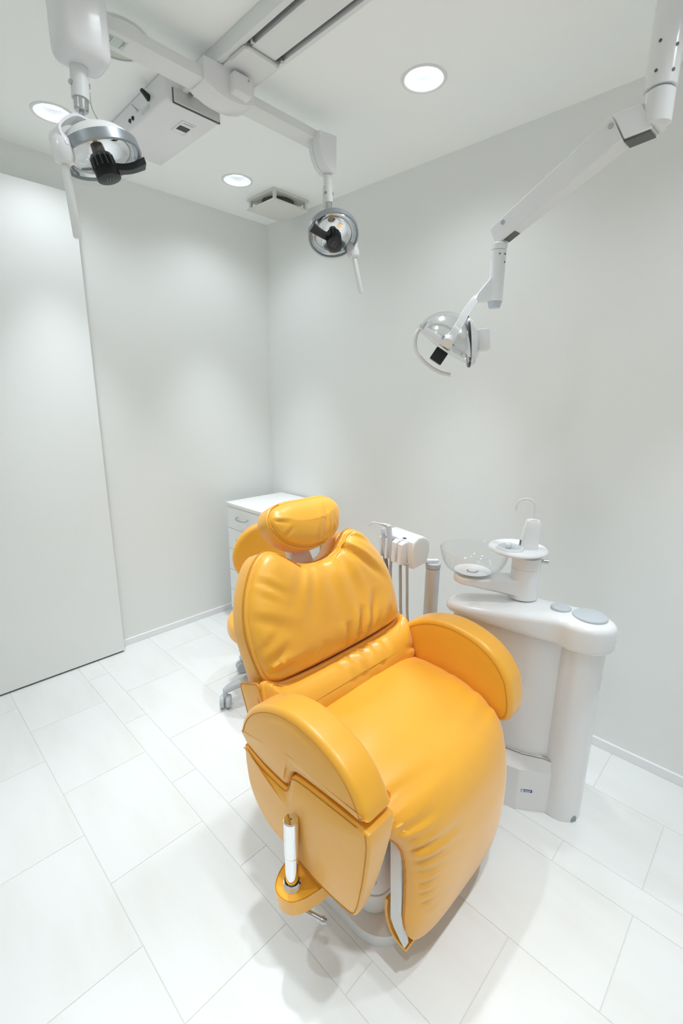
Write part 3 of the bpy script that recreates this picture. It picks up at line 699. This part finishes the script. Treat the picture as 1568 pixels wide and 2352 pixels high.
mb = MB(); mb.tube([hfn(p[0] * .962, p[1] * .945, .0295) for p in hs_], .0011, 6); part('seam', mb, M['seam'], hr)
npost = [(-.044, .20), (.044, .20), (.050, .38), (.038, .50), (-.038, .50), (-.050, .38)]
mb = MB(); mb.prism(npost, -.10, -.066, lambda a, b, c: bfn(a + .006, b, c), .012, 4); part('headrest_post', mb, M['plastic'], chair, 'white headrest post')

# armrests and side panels
armU = [(.925, .545), (.905, .600), (.865, .648), (.795, .690), (.720, .709), (.645, .706), (.575, .685), (.525, .652), (.492, .610), (.480, .583)]
armL = [(.503, .575), (.580, .570), (.665, .564), (.700, .558), (.715, .545), (.724, .514), (.736, .502), (.760, .501), (.83, .506), (.905, .522)]
arm_out = spline(armU, 90) + spline(armL, 50)[1:-1]
arm_out = [V((p[0], p[1])) for p in arm_out]
pt = [(p[0], p[1] - .0075) for p in spline(armL, 50)]
panL = [(.903, .47), (.890, .41), (.862, .362), (.815, .328), (.755, .318), (.62, .306), (.520, .315), (.498, .335), (.483, .400), (.474, .470), (.470, .530), (.474, .560)]
pan_out = [(p[0], p[1]) for p in pt] + [(p[0], p[1]) for p in spline(panL, 60)]
def inset(out, d):
    n = len(out); res = []
    ar = sum(out[i][0] * out[(i + 1) % n][1] - out[(i + 1) % n][0] * out[i][1] for i in range(n))
    for i in range(n):
        t_ = (V(out[(i + 1) % n]) - V(out[i - 1])).normalized(); q_ = V((t_[1], -t_[0])) * (1 if ar > 0 else -1)
        res.append(V(out[i]) - q_ * d)
    return res
armR = [(.478, .572), (.469, .525), (.474, .478), (.505, .456), (.60, .452), (.80, .452), (.90, .460), (.928, .500)]
arm_out_r = [V((p[0], p[1])) for p in spline(armU, 90) + spline(armR, 50)[1:-1]]
for sgn in (-1, 1):
    xo, xi = (.573, .659)
    def afn(a, b, c, sgn=sgn):        # c along the width, +c is the outer side
        return V((CX + sgn * (CX - (xo + xi) / 2 + c), a, b))
    w2 = (xi - xo) / 2
    ao = arm_out if sgn < 0 else arm_out_r
    mb = MB(); mb.pad(ao[::-1], (.712, .610), w2, .016, afn, (.004, .007), None, rings=10, arc=6, pw=3); a_ = part('armrest', mb, M['leather'], chair, None, 50)
    sm_ = [afn(p[0], p[1], w2 + .0004 if sgn < 0 else -w2 - .0004) for p in inset(ao, .0155)]
    mb = MB(); mb.tube(sm_[2:90] if sgn < 0 else sm_[2:108], .0012, 6); part('seam', mb, M['seam'], a_)
    if sgn > 0: continue
    def pfn(a, b, c, sgn=sgn):        # panel thins towards its lower tip
        k_ = min(1, max(0, (b - .31) / .24)); k_ = .12 + .88 * k_ ** .7
        cc = w2 - (w2 - c) * k_ - .010 * max(0, (.40 - b) / .1) * .35
        return V((CX + sgn * (CX - (xo + xi) / 2 + cc), a, b))
    mb = MB(); mb.pad(pan_out[::-1], (.70, .45), w2, .010, pfn, (.0, .010), None, rings=10, arc=5, pw=3); p_ = part('side_panel', mb, M['leather'], chair, None, 50)
    fs = [pfn(p[0] + .007, p[1], w2 + .0005) for p in spline(panL, 60)[24:]]
    mb = MB(); mb.tube(fs, .0011, 6); part('seam', mb, M['seam'], p_)
    ts = [pfn(p[0], p[1] - .006, w2 + .0005) for p in spline(armL, 50)][::1]
    ts = [pfn(p[0], p[1] - .0075 - .006, w2 + .0005) for p in spline(armL, 50)]
    mb = MB(); mb.tube(ts, .0011, 6); part('seam', mb, M['seam'], p_)
# leather boss with chrome post and lever, on the left panel
bo = spline([(.62, .76), (.585, .745), (.548, .733), (.518, .712), (.510, .684), (.521, .656), (.548, .640), (.585, .631), (.62, .626)], 60)
bo = [(p[0], p[1]) for p in bo]
mb = MB(); mb.prism(bo, .221, .265, lambda a, b, c: V((a + (.265 - c) * .12, b, c)), .007, 4); bs = part('boss', mb, M['leather'], chair, 'leather covered boss on the side panel')
mb = MB(); mb.tube([V((p[0] * .97 + .0175, p[1] * .97 + .0205, .2655)) for p in bo], .0011, 6); part('seam', mb, M['seam'], bs)
mb = MB(); mb.lathe([(.0225, .264), (.0225, .270), (.020, .274), (.0215, .279), (.0185, .284)], (.549, .684, 0), n=40); part('collar', mb, M['chrome'], chair)
mb = MB(); mb.lathe([(.0160, .266), (.0160, .358), (.0168, .3595), (.0178, .362), (.0178, .459), (.0160, .4625)], (.549, .684, 0), n=72, cap1=True); ps = part('chrome_post', mb, M['chrome'], chair, 'upright chrome post', 12)
mb = MB(); mb.cyl((.549, .684, .4622), (.549, .684, .4632), .0018, 10); part('centre_hole', mb, M['black'], ps)
lv = [V((.556, .69, .190)), V((.571, .666, .184)), V((.594, .622, .172))]
mb = MB(); mb.tube(lv, .0065, 14); lo2 = part('lever', mb, M['steel'], chair, 'steel lever')
mb = MB(); mb.tube([lv[2] - (lv[2] - lv[1]).normalized() * .008, lv[2], lv[2] + (lv[2] - lv[1]).normalized() * .008], .008, 14, True, [.0075, .0092, .006]); part('lever_knob', mb, M['steel'], lo2)
mb = MB(); mb.cyl((.556, .69, .184), (.556, .69, .222), .010, 14); part('lever_pivot', mb, M['steel'], lo2)

# ------------------------------------------------------------------ basin unit
unit = thing('basin_unit', 'white basin unit with glass bowl and faucet, right of the dental chair', 'basin unit', (1.5, 0.5, 0))
BC = (1.526, .385)
def arcpts(c, r, a0, a1, n): return [(c[0] + r * math.cos(math.radians(a0 + (a1 - a0) * i / n)), c[1] + r * math.sin(math.radians(a0 + (a1 - a0) * i / n))) for i in range(n + 1)]
body = arcpts(BC, .066, -212, 0, 24) + [(1.592, .50), (1.59, .62), (1.52, .78), (1.45, .82), (1.405, .79), (1.41, .62), (1.440, .505), (1.455, .470), (1.474, .446), (1.480, .436)]
mb = MB(); mb.prism(body, 0.0005, .668, XYZ, .003, 2); ub = part('body', mb, M['plastic'], unit, None, 40)
cov = spline([(1.428, .395), (1.444, .335), (1.486, .300), (1.53, .298), (1.570, .330), (1.586, .39), (1.585, .50), (1.575, .62), (1.50, .74), (1.43, .80), (1.365, .80), (1.345, .755), (1.365, .65), (1.405, .52), (1.432, .445)], 110, True)
cov = [(p[0], p[1]) for p in cov]
def cfn(a, b, c):
    k_ = min(1, max(0, (b - .42) / .30)); return V((a, b, c - (.020 * k_ if c > .70 else .030 * (1 - k_))))
mb = MB(); mb.pad(cov, (1.50, .50), .0325, .022, lambda a, b, c: cfn(a, b, .7075 + c), (0, .003), None, rings=10, arc=6, pw=4); uc = part('top_cover', mb, M['plastic'], unit, 'glossy rounded top cover', 50)
for (dx, dy, rr) in ((1.518, .377, .051), (1.516, .465, .031)):
    mb = MB(); mb.lathe([(rr, .738), (rr, .746), (rr - .002, .7485)], (dx, dy, 0), n=44, cap1=True); part('filter_lid', mb, M['grey'], uc, 'pale grey round lid')
mb = MB(); mb.lathe([(.016, 0), (.016, .003), (.010, .004)], (1.617, .36, .69), (.96, -.25, 0), 24, True, True); part('side_button', mb, M['plastic'], uc)
# kick panel with sloped top and label
kick = [(1.466, .404), (1.450, .425), (1.402, .492), (1.372, .60), (1.42, .66), (1.47, .60), (1.47, .45)]
mb = MB()
A = [V((a, b, .0005)) for a, b in kick]; Bv = [V((a, b, .165)) for a, b in kick]
top = [(1.468, .410), (1.462, .440), (1.432, .50), (1.41, .60), (1.43, .66), (1.47, .60), (1.47, .45)]
mb.grid([A, Bv, [V((a, b, .205)) for a, b in top]], True, True, True); kp = part('kick_panel', mb, M['plastic'], unit, None, 20)
mb = MB(); mb.tube([(1.4665, .4035, .001), (1.4665, .4035, .165), (1.4685, .4095, .205), (1.462, .440, .2055), (1.432, .50, .2055), (1.41, .60, .2055)], .0011, 6); part('panel_joint', mb, M['dgrey'], kp, 'thin dark joint')
kn = V((-.81, -.58, 0)); kt = V((.58, -.81, 0))
L0 = V((1.4205, .4665, .082))
mb = MB(); lm = Matrix.Translation(L0) @ Matrix((kt, V((0, 0, 1)), kn)).transposed().to_4x4()
mb.box((-.0185, -.005, -.0005), (.0185, .005, .0012), 0, 1, lm); lbp = part('name_plate', mb, M['blue'], kp, 'small blue plate with white marks')
mb = MB(); mb.box((-.0172, -.0038, .0011), (-.0092, .0038, .0015), 0, 1, lm); part('white_square', mb, M['white'], lbp)
for i in range(5):
    mb = MB(); x0 = -.0062 + i * .0045
    mb.box((x0, -.0002, .0011), (x0 + .0028, .0028, .0015), 0, 1, lm)
    mb.box((x0 + .0004, .0029, .0011), (x0 + .0024, .0035, .0015), 0, 1, lm); part('printed_glyph', mb, M['white'], lbp)
mb = MB(); mb.box((-.0062, -.0034, .0011), (.0128, -.0020, .0015), 0, 1, lm); part('printed_line', mb, M['white'], lbp)
na = math.radians(-118); nv = V((math.cos(na), math.sin(na), 0)); nt_ = V((-nv.y, nv.x, 0))
mb = MB(); mb.prism([(-.010, .001), (.010, .001), (.010, .016), (.006, .022), (0, .024), (-.006, .020), (-.010, .012)], -.004, .0015, lambda a, b, c: V((BC[0], BC[1], b)) + nv * (.066 + c) + nt_ * a); part('cable_notch', mb, M['greyring'], ub, 'small dark cable notch at the foot')
# swivel column, bowl arm
QX, QY = 1.530, .600
mb = MB(); mb.cyl((QX, QY, .738), (QX, QY, .885), .0475, 48); sw = part('column', mb, M['plastic'], unit)
mb = MB(); mb.lathe([(.0478, .845), (.0478, .8462)], (QX, QY, 0), n=48); part('joint_ring', mb, M['grey'], sw)
mb = MB(); mb.cyl((QX + .03, QY - .036, .868), (QX + .045, QY - .056, .868), .008, 14); part('side_knob', mb, M['steel'], sw, 'small steel knob')
BWX, BWY = 1.425, .742
ad2 = V((BWX - QX, BWY - QY, 0)); al = ad2.length; ad2.normalize(); ap = V((-ad2.y, ad2.x, 0))
rows = []
for i in range(25):
    u = i / 24; p = V((QX, QY, 0)) + ad2 * (u * (al + .062))
    wd = .0475 - .012 * math.sin(PI * min(1, u * 1.6)) + (.012 * u)
    if u > .8: wd *= math.sqrt(max(.02, 1 - ((u - .8) / .2) ** 2))
    zt = .806 + (.004 * u); zb = .744 + .034 * min(1, max(0, (u - .12) / .65)) ** 1.1
    if u > .8: zb = zb + (.006) * ((u - .8) / .2)
    row = [p + ap * wd + V((0, 0, zt - .006)), p + ap * (wd - .006) + V((0, 0, zt)), p - ap * (wd - .006) + V((0, 0, zt)), p - ap * wd + V((0, 0, zt - .006)), p - ap * wd + V((0, 0, min(zb + .010, zt - .007))), p - ap * (wd * .7) + V((0, 0, zb)), p + ap * (wd * .7) + V((0, 0, zb)), p + ap * wd + V((0, 0, min(zb + .010, zt - .007)))]
    rows.append(row)
mb = MB(); mb.grid(rows, True, True, True); part('bowl_arm', mb, M['plastic'], unit, None, 40)
mb = MB(); mb.lathe([(.024, .806), (.040, .8125), (.042, .8145), (.0, .8145)][:3], (BWX, BWY, 0), n=40, cap1=True); part('bowl_seat', mb, M['plastic'], unit)
# glass bowl with thickness
bp_o = [(.030, .8155), (.062, .818), (.088, .832), (.104, .855), (.1125, .878), (.1165, .900)]
po = spline([(r_, z_, 0) for r_, z_ in bp_o], 16)
prof = [(p[0], p[1]) for p in po] + [(.1150, .9015), (.1135, .900)] + [(p[0] - .003, p[1] + .003) for p in reversed(po[:-1])]
mb = MB(); mb.lathe(prof, (BWX, BWY, 0), n=64, cap0=True, cap1=True); bw = part('glass_bowl', mb, M['glass'], unit, 'clear glass bowl', 60)
mb = MB(); mb.lathe([(.016, .8188), (.016, .8225), (.010, .823)], (BWX, BWY, 0), n=24, cap1=True); part('drain', mb, M['frost'], bw)
mb = MB(); mb.lathe([(.020, .8187), (.060, .8215), (.062, .823), (.058, .8225), (.020, .8195)], (BWX, BWY, 0), n=48); part('strainer', mb, M['frost'], bw)
# cup tray
TCX, TCY, TCZ = 1.522, .632, .905
mb = MB(); mb.lathe([(.03, -.012), (.080, -.010), (.094, -.004), (.0975, .002), (.094, .007), (.085, .006), (.03, .004)], (TCX, TCY, TCZ), n=64, cap0=True, cap1=True); tr = part('cup_tray', mb, M['frost'], unit, 'round white cup tray', 50)
mb = MB(); mb.lathe([(.036, .006), (.039, .014), (.043, .014), (.046, .005)], (TCX - .037, TCY + .012, TCZ), n=44); part('cup_ring', mb, M['plastic'], tr)
mb = MB(); mb.lathe([(.036, .0065), (.02, .006)], (TCX - .037, TCY + .012, TCZ), n=36, cap1=True); part('cup_well', mb, M['grey'], tr)
mb = MB(); mb.box((-.012, -.008, 0), (.012, .008, .018), .005, 3, Matrix.Translation((TCX - .030, TCY + .02, TCZ + .006))); part('sensor_nub', mb, M['plastic'], tr)
# faucet tower
FX, FY = 1.545, .606
rows = []
for zz_, hw, hd, off in ((TCZ + .003, .030, .024, .0), (TCZ + .03, .0285, .023, .001), (TCZ + .07, .025, .021, .004), (TCZ + .098, .0225, .0195, .006), (TCZ + .103, .020, .017, .006)):
    e = rrect(-hw, -hd, hw, hd, .010, 4); rows.append([V((FX + off, FY - off, zz_)) + ad2 * a + ap * b for a, b in e])
mb = MB(); mb.grid(rows, True, True, True); tw = part('faucet_tower', mb, M['plastic'], unit, None, 40)
sensor_n = (ad2 * .9 + ap * .35).normalized()
mb = MB(); mtx = Matrix.Translation(V((FX, FY, TCZ + .022)) + ad2 * .029) @ Matrix((ap, V((0, 0, 1)), ad2)).transposed().to_4x4()
mb.box((-.001, -.011, -.003), (.012, .011, .0008), .001, 1, mtx); part('sensor_window', mb, M['dgrey'], tw, 'small dark sensor window')
mb = MB(); mb.lathe([(.013, .1025), (.013, .1055), (.008, .108)], (FX + .006, FY - .006, TCZ), n=24, cap1=True); part('spout_base', mb, M['plastic'], tw)
jp = [V((FX + .006, FY - .006, TCZ + .100)), V((FX + .006, FY - .006, TCZ + .135))]
for k in range(9):
    a = PI * k / 8; jp.append(V((FX + .006, FY - .006, TCZ + .150)) + ad2 * (.030 * (1 - math.cos(a))) + V((0, 0, .026 * math.sin(a))))
jp.append(jp[-1] + V((0, 0, -.016)))
mb = MB(); mb.tube(spline(jp, 50), .0036, 12); part('spout', mb, M['matte'], tw, 'hooked water spout')

# ------------------------------------------------------------------ instrument stand
PXX, PYY = 1.451, .92
st = thing('instrument_stand', 'white instrument holder on an aluminium pole, behind the right armrest', 'instrument stand', (PXX, PYY, 0))
mb = MB(); mb.lathe([(.075, .0005), (.075, .012), (.06, .02), (.03, .022)], (PXX, PYY, 0), n=40, cap1=True); part('foot', mb, M['plastic'], st)
mb = MB(); mb.cyl((PXX, PYY, .02), (PXX, PYY, .775), .027, 36); part('pole', mb, M['alu'], st)
mb = MB(); mb.cyl((PXX, PYY, .7755), (PXX, PYY, .797), .0285, 36, bev=.003); cp = part('pole_cap', mb, M['grey'], st, 'grey pole cap')
HB = V((1.392, 1.000, .868))            # holder body
hl = (V((1.290, 1.060, .935)) - V((1.385, .965, .865))).normalized()
hx = V((-.20, -.98, 0)).normalized()   # along the row of holders
hy = V((-.98, .20, 0)).normalized()    # the side the handpieces hang on
mb = MB(); mb.prism(rrect(-.035, -.010, .020, .010, .009, 4), .797, .809, lambda a, b, c: V((PXX, PYY, c)) + V((-.75, .66, 0)) * -a * 1.0 + V((.66, .75, 0)) * b, .002, 2)
part('swivel_arm', mb, M['plastic'], st)
mb = MB(); mb.tube(spline([(PXX - .020, PYY + .016, .803), (PXX - .05, PYY + .04, .806), HB + hx * .055 + V((.02, -.01, -.050))], 12), .009, 12); part('swivel_arm', mb, M['plastic'], st)
hb_prof = [(-.036, -.075), (.030, -.060), (.040, -.020), (.040, .012), (.028, .034), (.005, .046), (-.022, .044), (-.042, .026), (-.046, .0)]
# body: profile in (depth, height) extruded along the row
def hfn2(a, b, c): return HB + hy * (-a) + V((0, 0, 1)) * b + hx * c + V((0, 0, 1)) * (-.35 * c) * 0
mb = MB(); mb.prism(hb_prof, -.082, .078, lambda a, b, c: HB + hy * (-a) + V((0, 0, b)) + hx * c, .008, 4); hbd = part('holder_body', mb, M['plastic'], st)
for k, c in enumerate((-.080, -.044, .000, .034)):
    mb = MB(); mb.prism([(-.074, -.060), (-.040, -.064), (-.040, .020), (-.052, .026), (-.072, .016)], c - (.0075 if k < 2 else .012), c + (.0075 if k < 2 else .012), lambda a, b, c_: HB + hy * (-a) + V((0, 0, b)) + hx * c_, .005, 3); part('holder_finger', mb, M['plastic'], st)
mb = MB(); mtx = Matrix.Translation(HB + hx * .02 + V((0, 0, .030)) + hy * .036) @ Matrix((hx, (V((0, 0, 1)) * .75 - hy * .66).normalized(), (hy * .75 + V((0, 0, 1)) * .66).normalized())).transposed().to_4x4()
mb.box((-.008, -.002, .000), (.006, .0, .003), 0, 1, mtx); mb.box((-.004, .001, .000), (.010, .003, .003), 0, 1, mtx); part('blue_mark', mb, M['blue'], hbd, 'tiny blue print')
# handpieces
def handpiece(name, label, c, zt, r, lean, m_, tip=None):
    base = HB + hx * c + hy * .0595 + V((0, 0, -.055)); top = base + V((0, 0, zt)) + lean
    h = thing(name, label, 'dental handpiece', base)
    mb = MB(); mb.tube([base, base.lerp(top, .35), base.lerp(top, .8), top.lerp(base, .03), top], r, 18, True, [r * .7, r * .95, r, r * 1.05, r * .8]); part('handle', mb, M[m_], h)
    if tip:
        nd_ = V((-.70, .71, 0)); pp = [top - V((0, 0, .004)), top + nd_ * .022 + V((0, 0, .002)), top + nd_ * .050 + V((0, 0, .008)), top + nd_ * .064 + V((0, 0, .008)), top + nd_ * .075 + V((0, 0, -.005))]
        mb = MB(); mb.tube(spline(pp, 24), .003, 10, True, [.0065] * 5 + [.0045] * 4 + [.0022] * 15); part('nozzle', mb, M['alu'], h, 'bent metal nozzle')
    return h, base
h1_, b1 = handpiece('air_syringe', 'pale blue syringe handpiece with a bent chrome nozzle in the holder', -.024, .125, .0105, -hx * .022, 'palegrey', True)
h2_, b2 = handpiece('suction_handpiece', 'shorter pale blue handpiece left of the one with the nozzle', -.062, .105, .0085, -hx * .016, 'palegrey')
def hose(parent, pts, r, m_):
    mb = MB(); mb.tube(spline(pts, 40), r, 10); part('hose', mb, M[m_], parent)
e0 = V((1.375, .90, .10))
hose(st, [b1 + V((0, 0, .004)), b1 + V((0, 0, -.08)), b1 + V((.008, -.02, -.22)), b1 + V((.02, -.06, -.36)), e0 + V((.03, .03, .05)), e0 + V((.05, .01, 0))], .0058, 'hose')
hose(st, [b2 + V((0, 0, .004)), b2 + V((.004, -.008, -.10)), b2 + V((-.02, .01, -.22)), b2 + V((.01, -.03, -.36)), e0 + V((.02, .05, .08)), e0 + V((.05, .03, .03))], .0085, 'hosedark')
for c, r in ((.017, .0060), (.055, .0052)):
    b3 = HB + hx * c + hy * .050 + V((0, 0, -.056))
    hose(st, [b3, b3 + V((.002, -.004, -.09)), b3 + V((.004, -.012, -.22)), b3 + V((-.004 + c * .2, -.04, -.34)), e0 + V((.04, .05, .08)), e0 + V((.055, .02, .05))], r, 'hose')

# ------------------------------------------------------------------ operator stool
stool = thing('operator_stool', 'orange upholstered stool on a grey five-star base, behind the dental chair', 'stool', (1.2235, 1.634, 0))
SX, SY = 1.2235, 1.634
mb = MB(); mb.cyl((SX, SY, .075), (SX, SY, .16), .032, 28, .026, bev=.004); part('hub', mb, M['grey'], stool)
mb = MB(); mb.cyl((SX, SY, .15), (SX, SY, .30), .015, 24); part('gas_column', mb, M['chrome'], stool)
a0 = math.atan2(1.691 - SY, .975 - SX)
for k in range(5):
    a = a0 + 2 * PI * k / 5; d = V((math.cos(a), math.sin(a), 0)); n_ = V((-d.y, d.x, 0))
    rows = []
    for u, zc, hw, hh in ((.02, .122, .024, .025), (.12, .110, .022, .022), (.21, .096, .020, .019), (.235, .091, .019, .018), (.254, .085, .012, .012)):
        p = V((SX, SY, zc)) + d * u; rows.append([p + n_ * hw * math.cos(t_) + V((0, 0, hh * math.sin(t_))) for t_ in [2 * PI * i / 12 for i in range(12)]])
    mb = MB(); mb.grid(rows, True, True, True); leg = part('leg', mb, M['alu'] if False else M['grey'], stool)
    p = V((SX, SY, 0)) + d * .247
    wa = V((math.cos(a + 1.1), math.sin(a + 1.1), 0)); wn = V((-wa.y, wa.x, 0))
    mb = MB()
    for s_ in (-1, 1): mb.cyl(p + wn * s_ * .004 + V((0, 0, .0312)), p + wn * s_ * .024 + V((0, 0, .0312)), .0308, 24, bev=.004)
    part('castor', mb, M['grey'], leg, 'grey twin-wheel castor')
    mb = MB(); mb.cyl(p + V((0, 0, .03)), p + V((0, 0, .082)), .011, 14); part('castor_stem', mb, M['grey'], leg)
mb = MB(); so2 = [(.212 * math.cos(2 * PI * k / 80), .212 * math.sin(2 * PI * k / 80)) for k in range(80)]
mb.pad(so2, (0, 0), .050, .040, lambda a, b, c: V((SX + a, SY + b, .368 + c)), (.0, .012), None, rings=10, arc=8); part('seat', mb, M['leather'], stool)
mb = MB(); mb.cyl((SX, SY, .285), (SX, SY, .2955), .11, 32); part('seat_plate', mb, M['dgrey'], stool)
bd = V((.57, .82, 0)).normalized(); bn = V((-bd.y, bd.x, 0))
bout = [(.185 * math.cos(2 * PI * k / 16), .625 + .175 * math.sin(2 * PI * k / 16)) for k in range(16)]
bsp = spline(bout, 90, True); BK = V((SX, SY, -.022)) + bd * .222
def sbf(a, b, c):
    return BK + (-bn) * a + V((0, 0, b + .012)) + bd * (c * -1 - (a / .2) ** 2 * .045 + .045)
mb = MB(); mb.pad([(p[0], p[1]) for p in bsp], (0, .625), .032, .028, sbf, (.004, .012), None, rings=12, arc=7); part('backrest', mb, M['leather'], stool)
mb = MB(); mb.tube(spline([V((SX, SY, .28)) + bd * .09, V((SX, SY, .28)) + bd * .25, V((SX, SY, .36)) + bd * .312, V((SX, SY, .62)) + bd * .302], 24), .012, 12); part('back_stay', mb, M['grey'], stool)

# ------------------------------------------------------------------ drawer cabinet in the far corner
cab = thing('drawer_cabinet', 'white drawer cabinet in the far corner of the room', 'cabinet', (1.71, 2.25, 0))
X0, X1, Y0, Y1, ZT = 1.520, 1.935, 2.062, 2.448, .772
mb = MB(); mb.box((X0, Y0 + .006, .06), (X1 - .004, Y1 - .006, ZT - .022)); part('carcass', mb, M['laminate'], cab)
mb = MB(); mb.box((X0 - .022, Y0, ZT - .022), (X1, Y1, ZT), .002, 2); part('top_board', mb, M['laminate'], cab)
nd = 5; dh = (ZT - .026 - .07) / nd
for k in range(nd):
    z1 = ZT - .026 - k * dh; z0 = z1 - dh + .003
    mb = MB(); mb.box((X0 - .018, Y0 + .007, z0), (X0, Y1 - .007, z1), .0012, 1); dr = part('drawer', mb, M['laminate'], cab)
    ym = (Y0 + Y1) / 2 + .02; zc = z1 - dh * .42; hp = [V((X0 - .018, ym + .052, zc + .006)), V((X0 - .030, ym + .051, zc + .003)), V((X0 - .040, ym + .040, zc - .002)), V((X0 - .044, ym, zc - .004)), V((X0 - .040, ym - .040, zc - .002)), V((X0 - .030, ym - .051, zc + .003)), V((X0 - .018, ym - .052, zc + .006))]
    mb = MB(); mb.tube(spline(hp, 30), .0046, 10); part('handle', mb, M['steel'], dr, 'curved metal pull')
for sx in (X0 + .03, X1 - .04):
    for sy in (Y0 + .04, Y1 - .04):
        mb = MB(); mb.cyl((sx - .01, sy, .026), (sx + .01, sy, .026), .0255, 20, bev=.003); cs = part('castor', mb, M['grey'], cab)
        mb = MB(); mb.cyl((sx, sy, .05), (sx, sy, .0605), .012, 14); part('castor_stem', mb, M['grey'], cs)
mb = MB(); mb.prism([(-.07, 0), (-.055, .020), (.055, .020), (.07, 0), (.07, -.05), (-.07, -.05)], Y0 - .016, Y0 - .0005, lambda a, b, c: V((1.868 + a * .8, c, ZT - .004 + b)), .003, 2); part('side_grip', mb, M['grey'], cab, 'grey grip on the side')
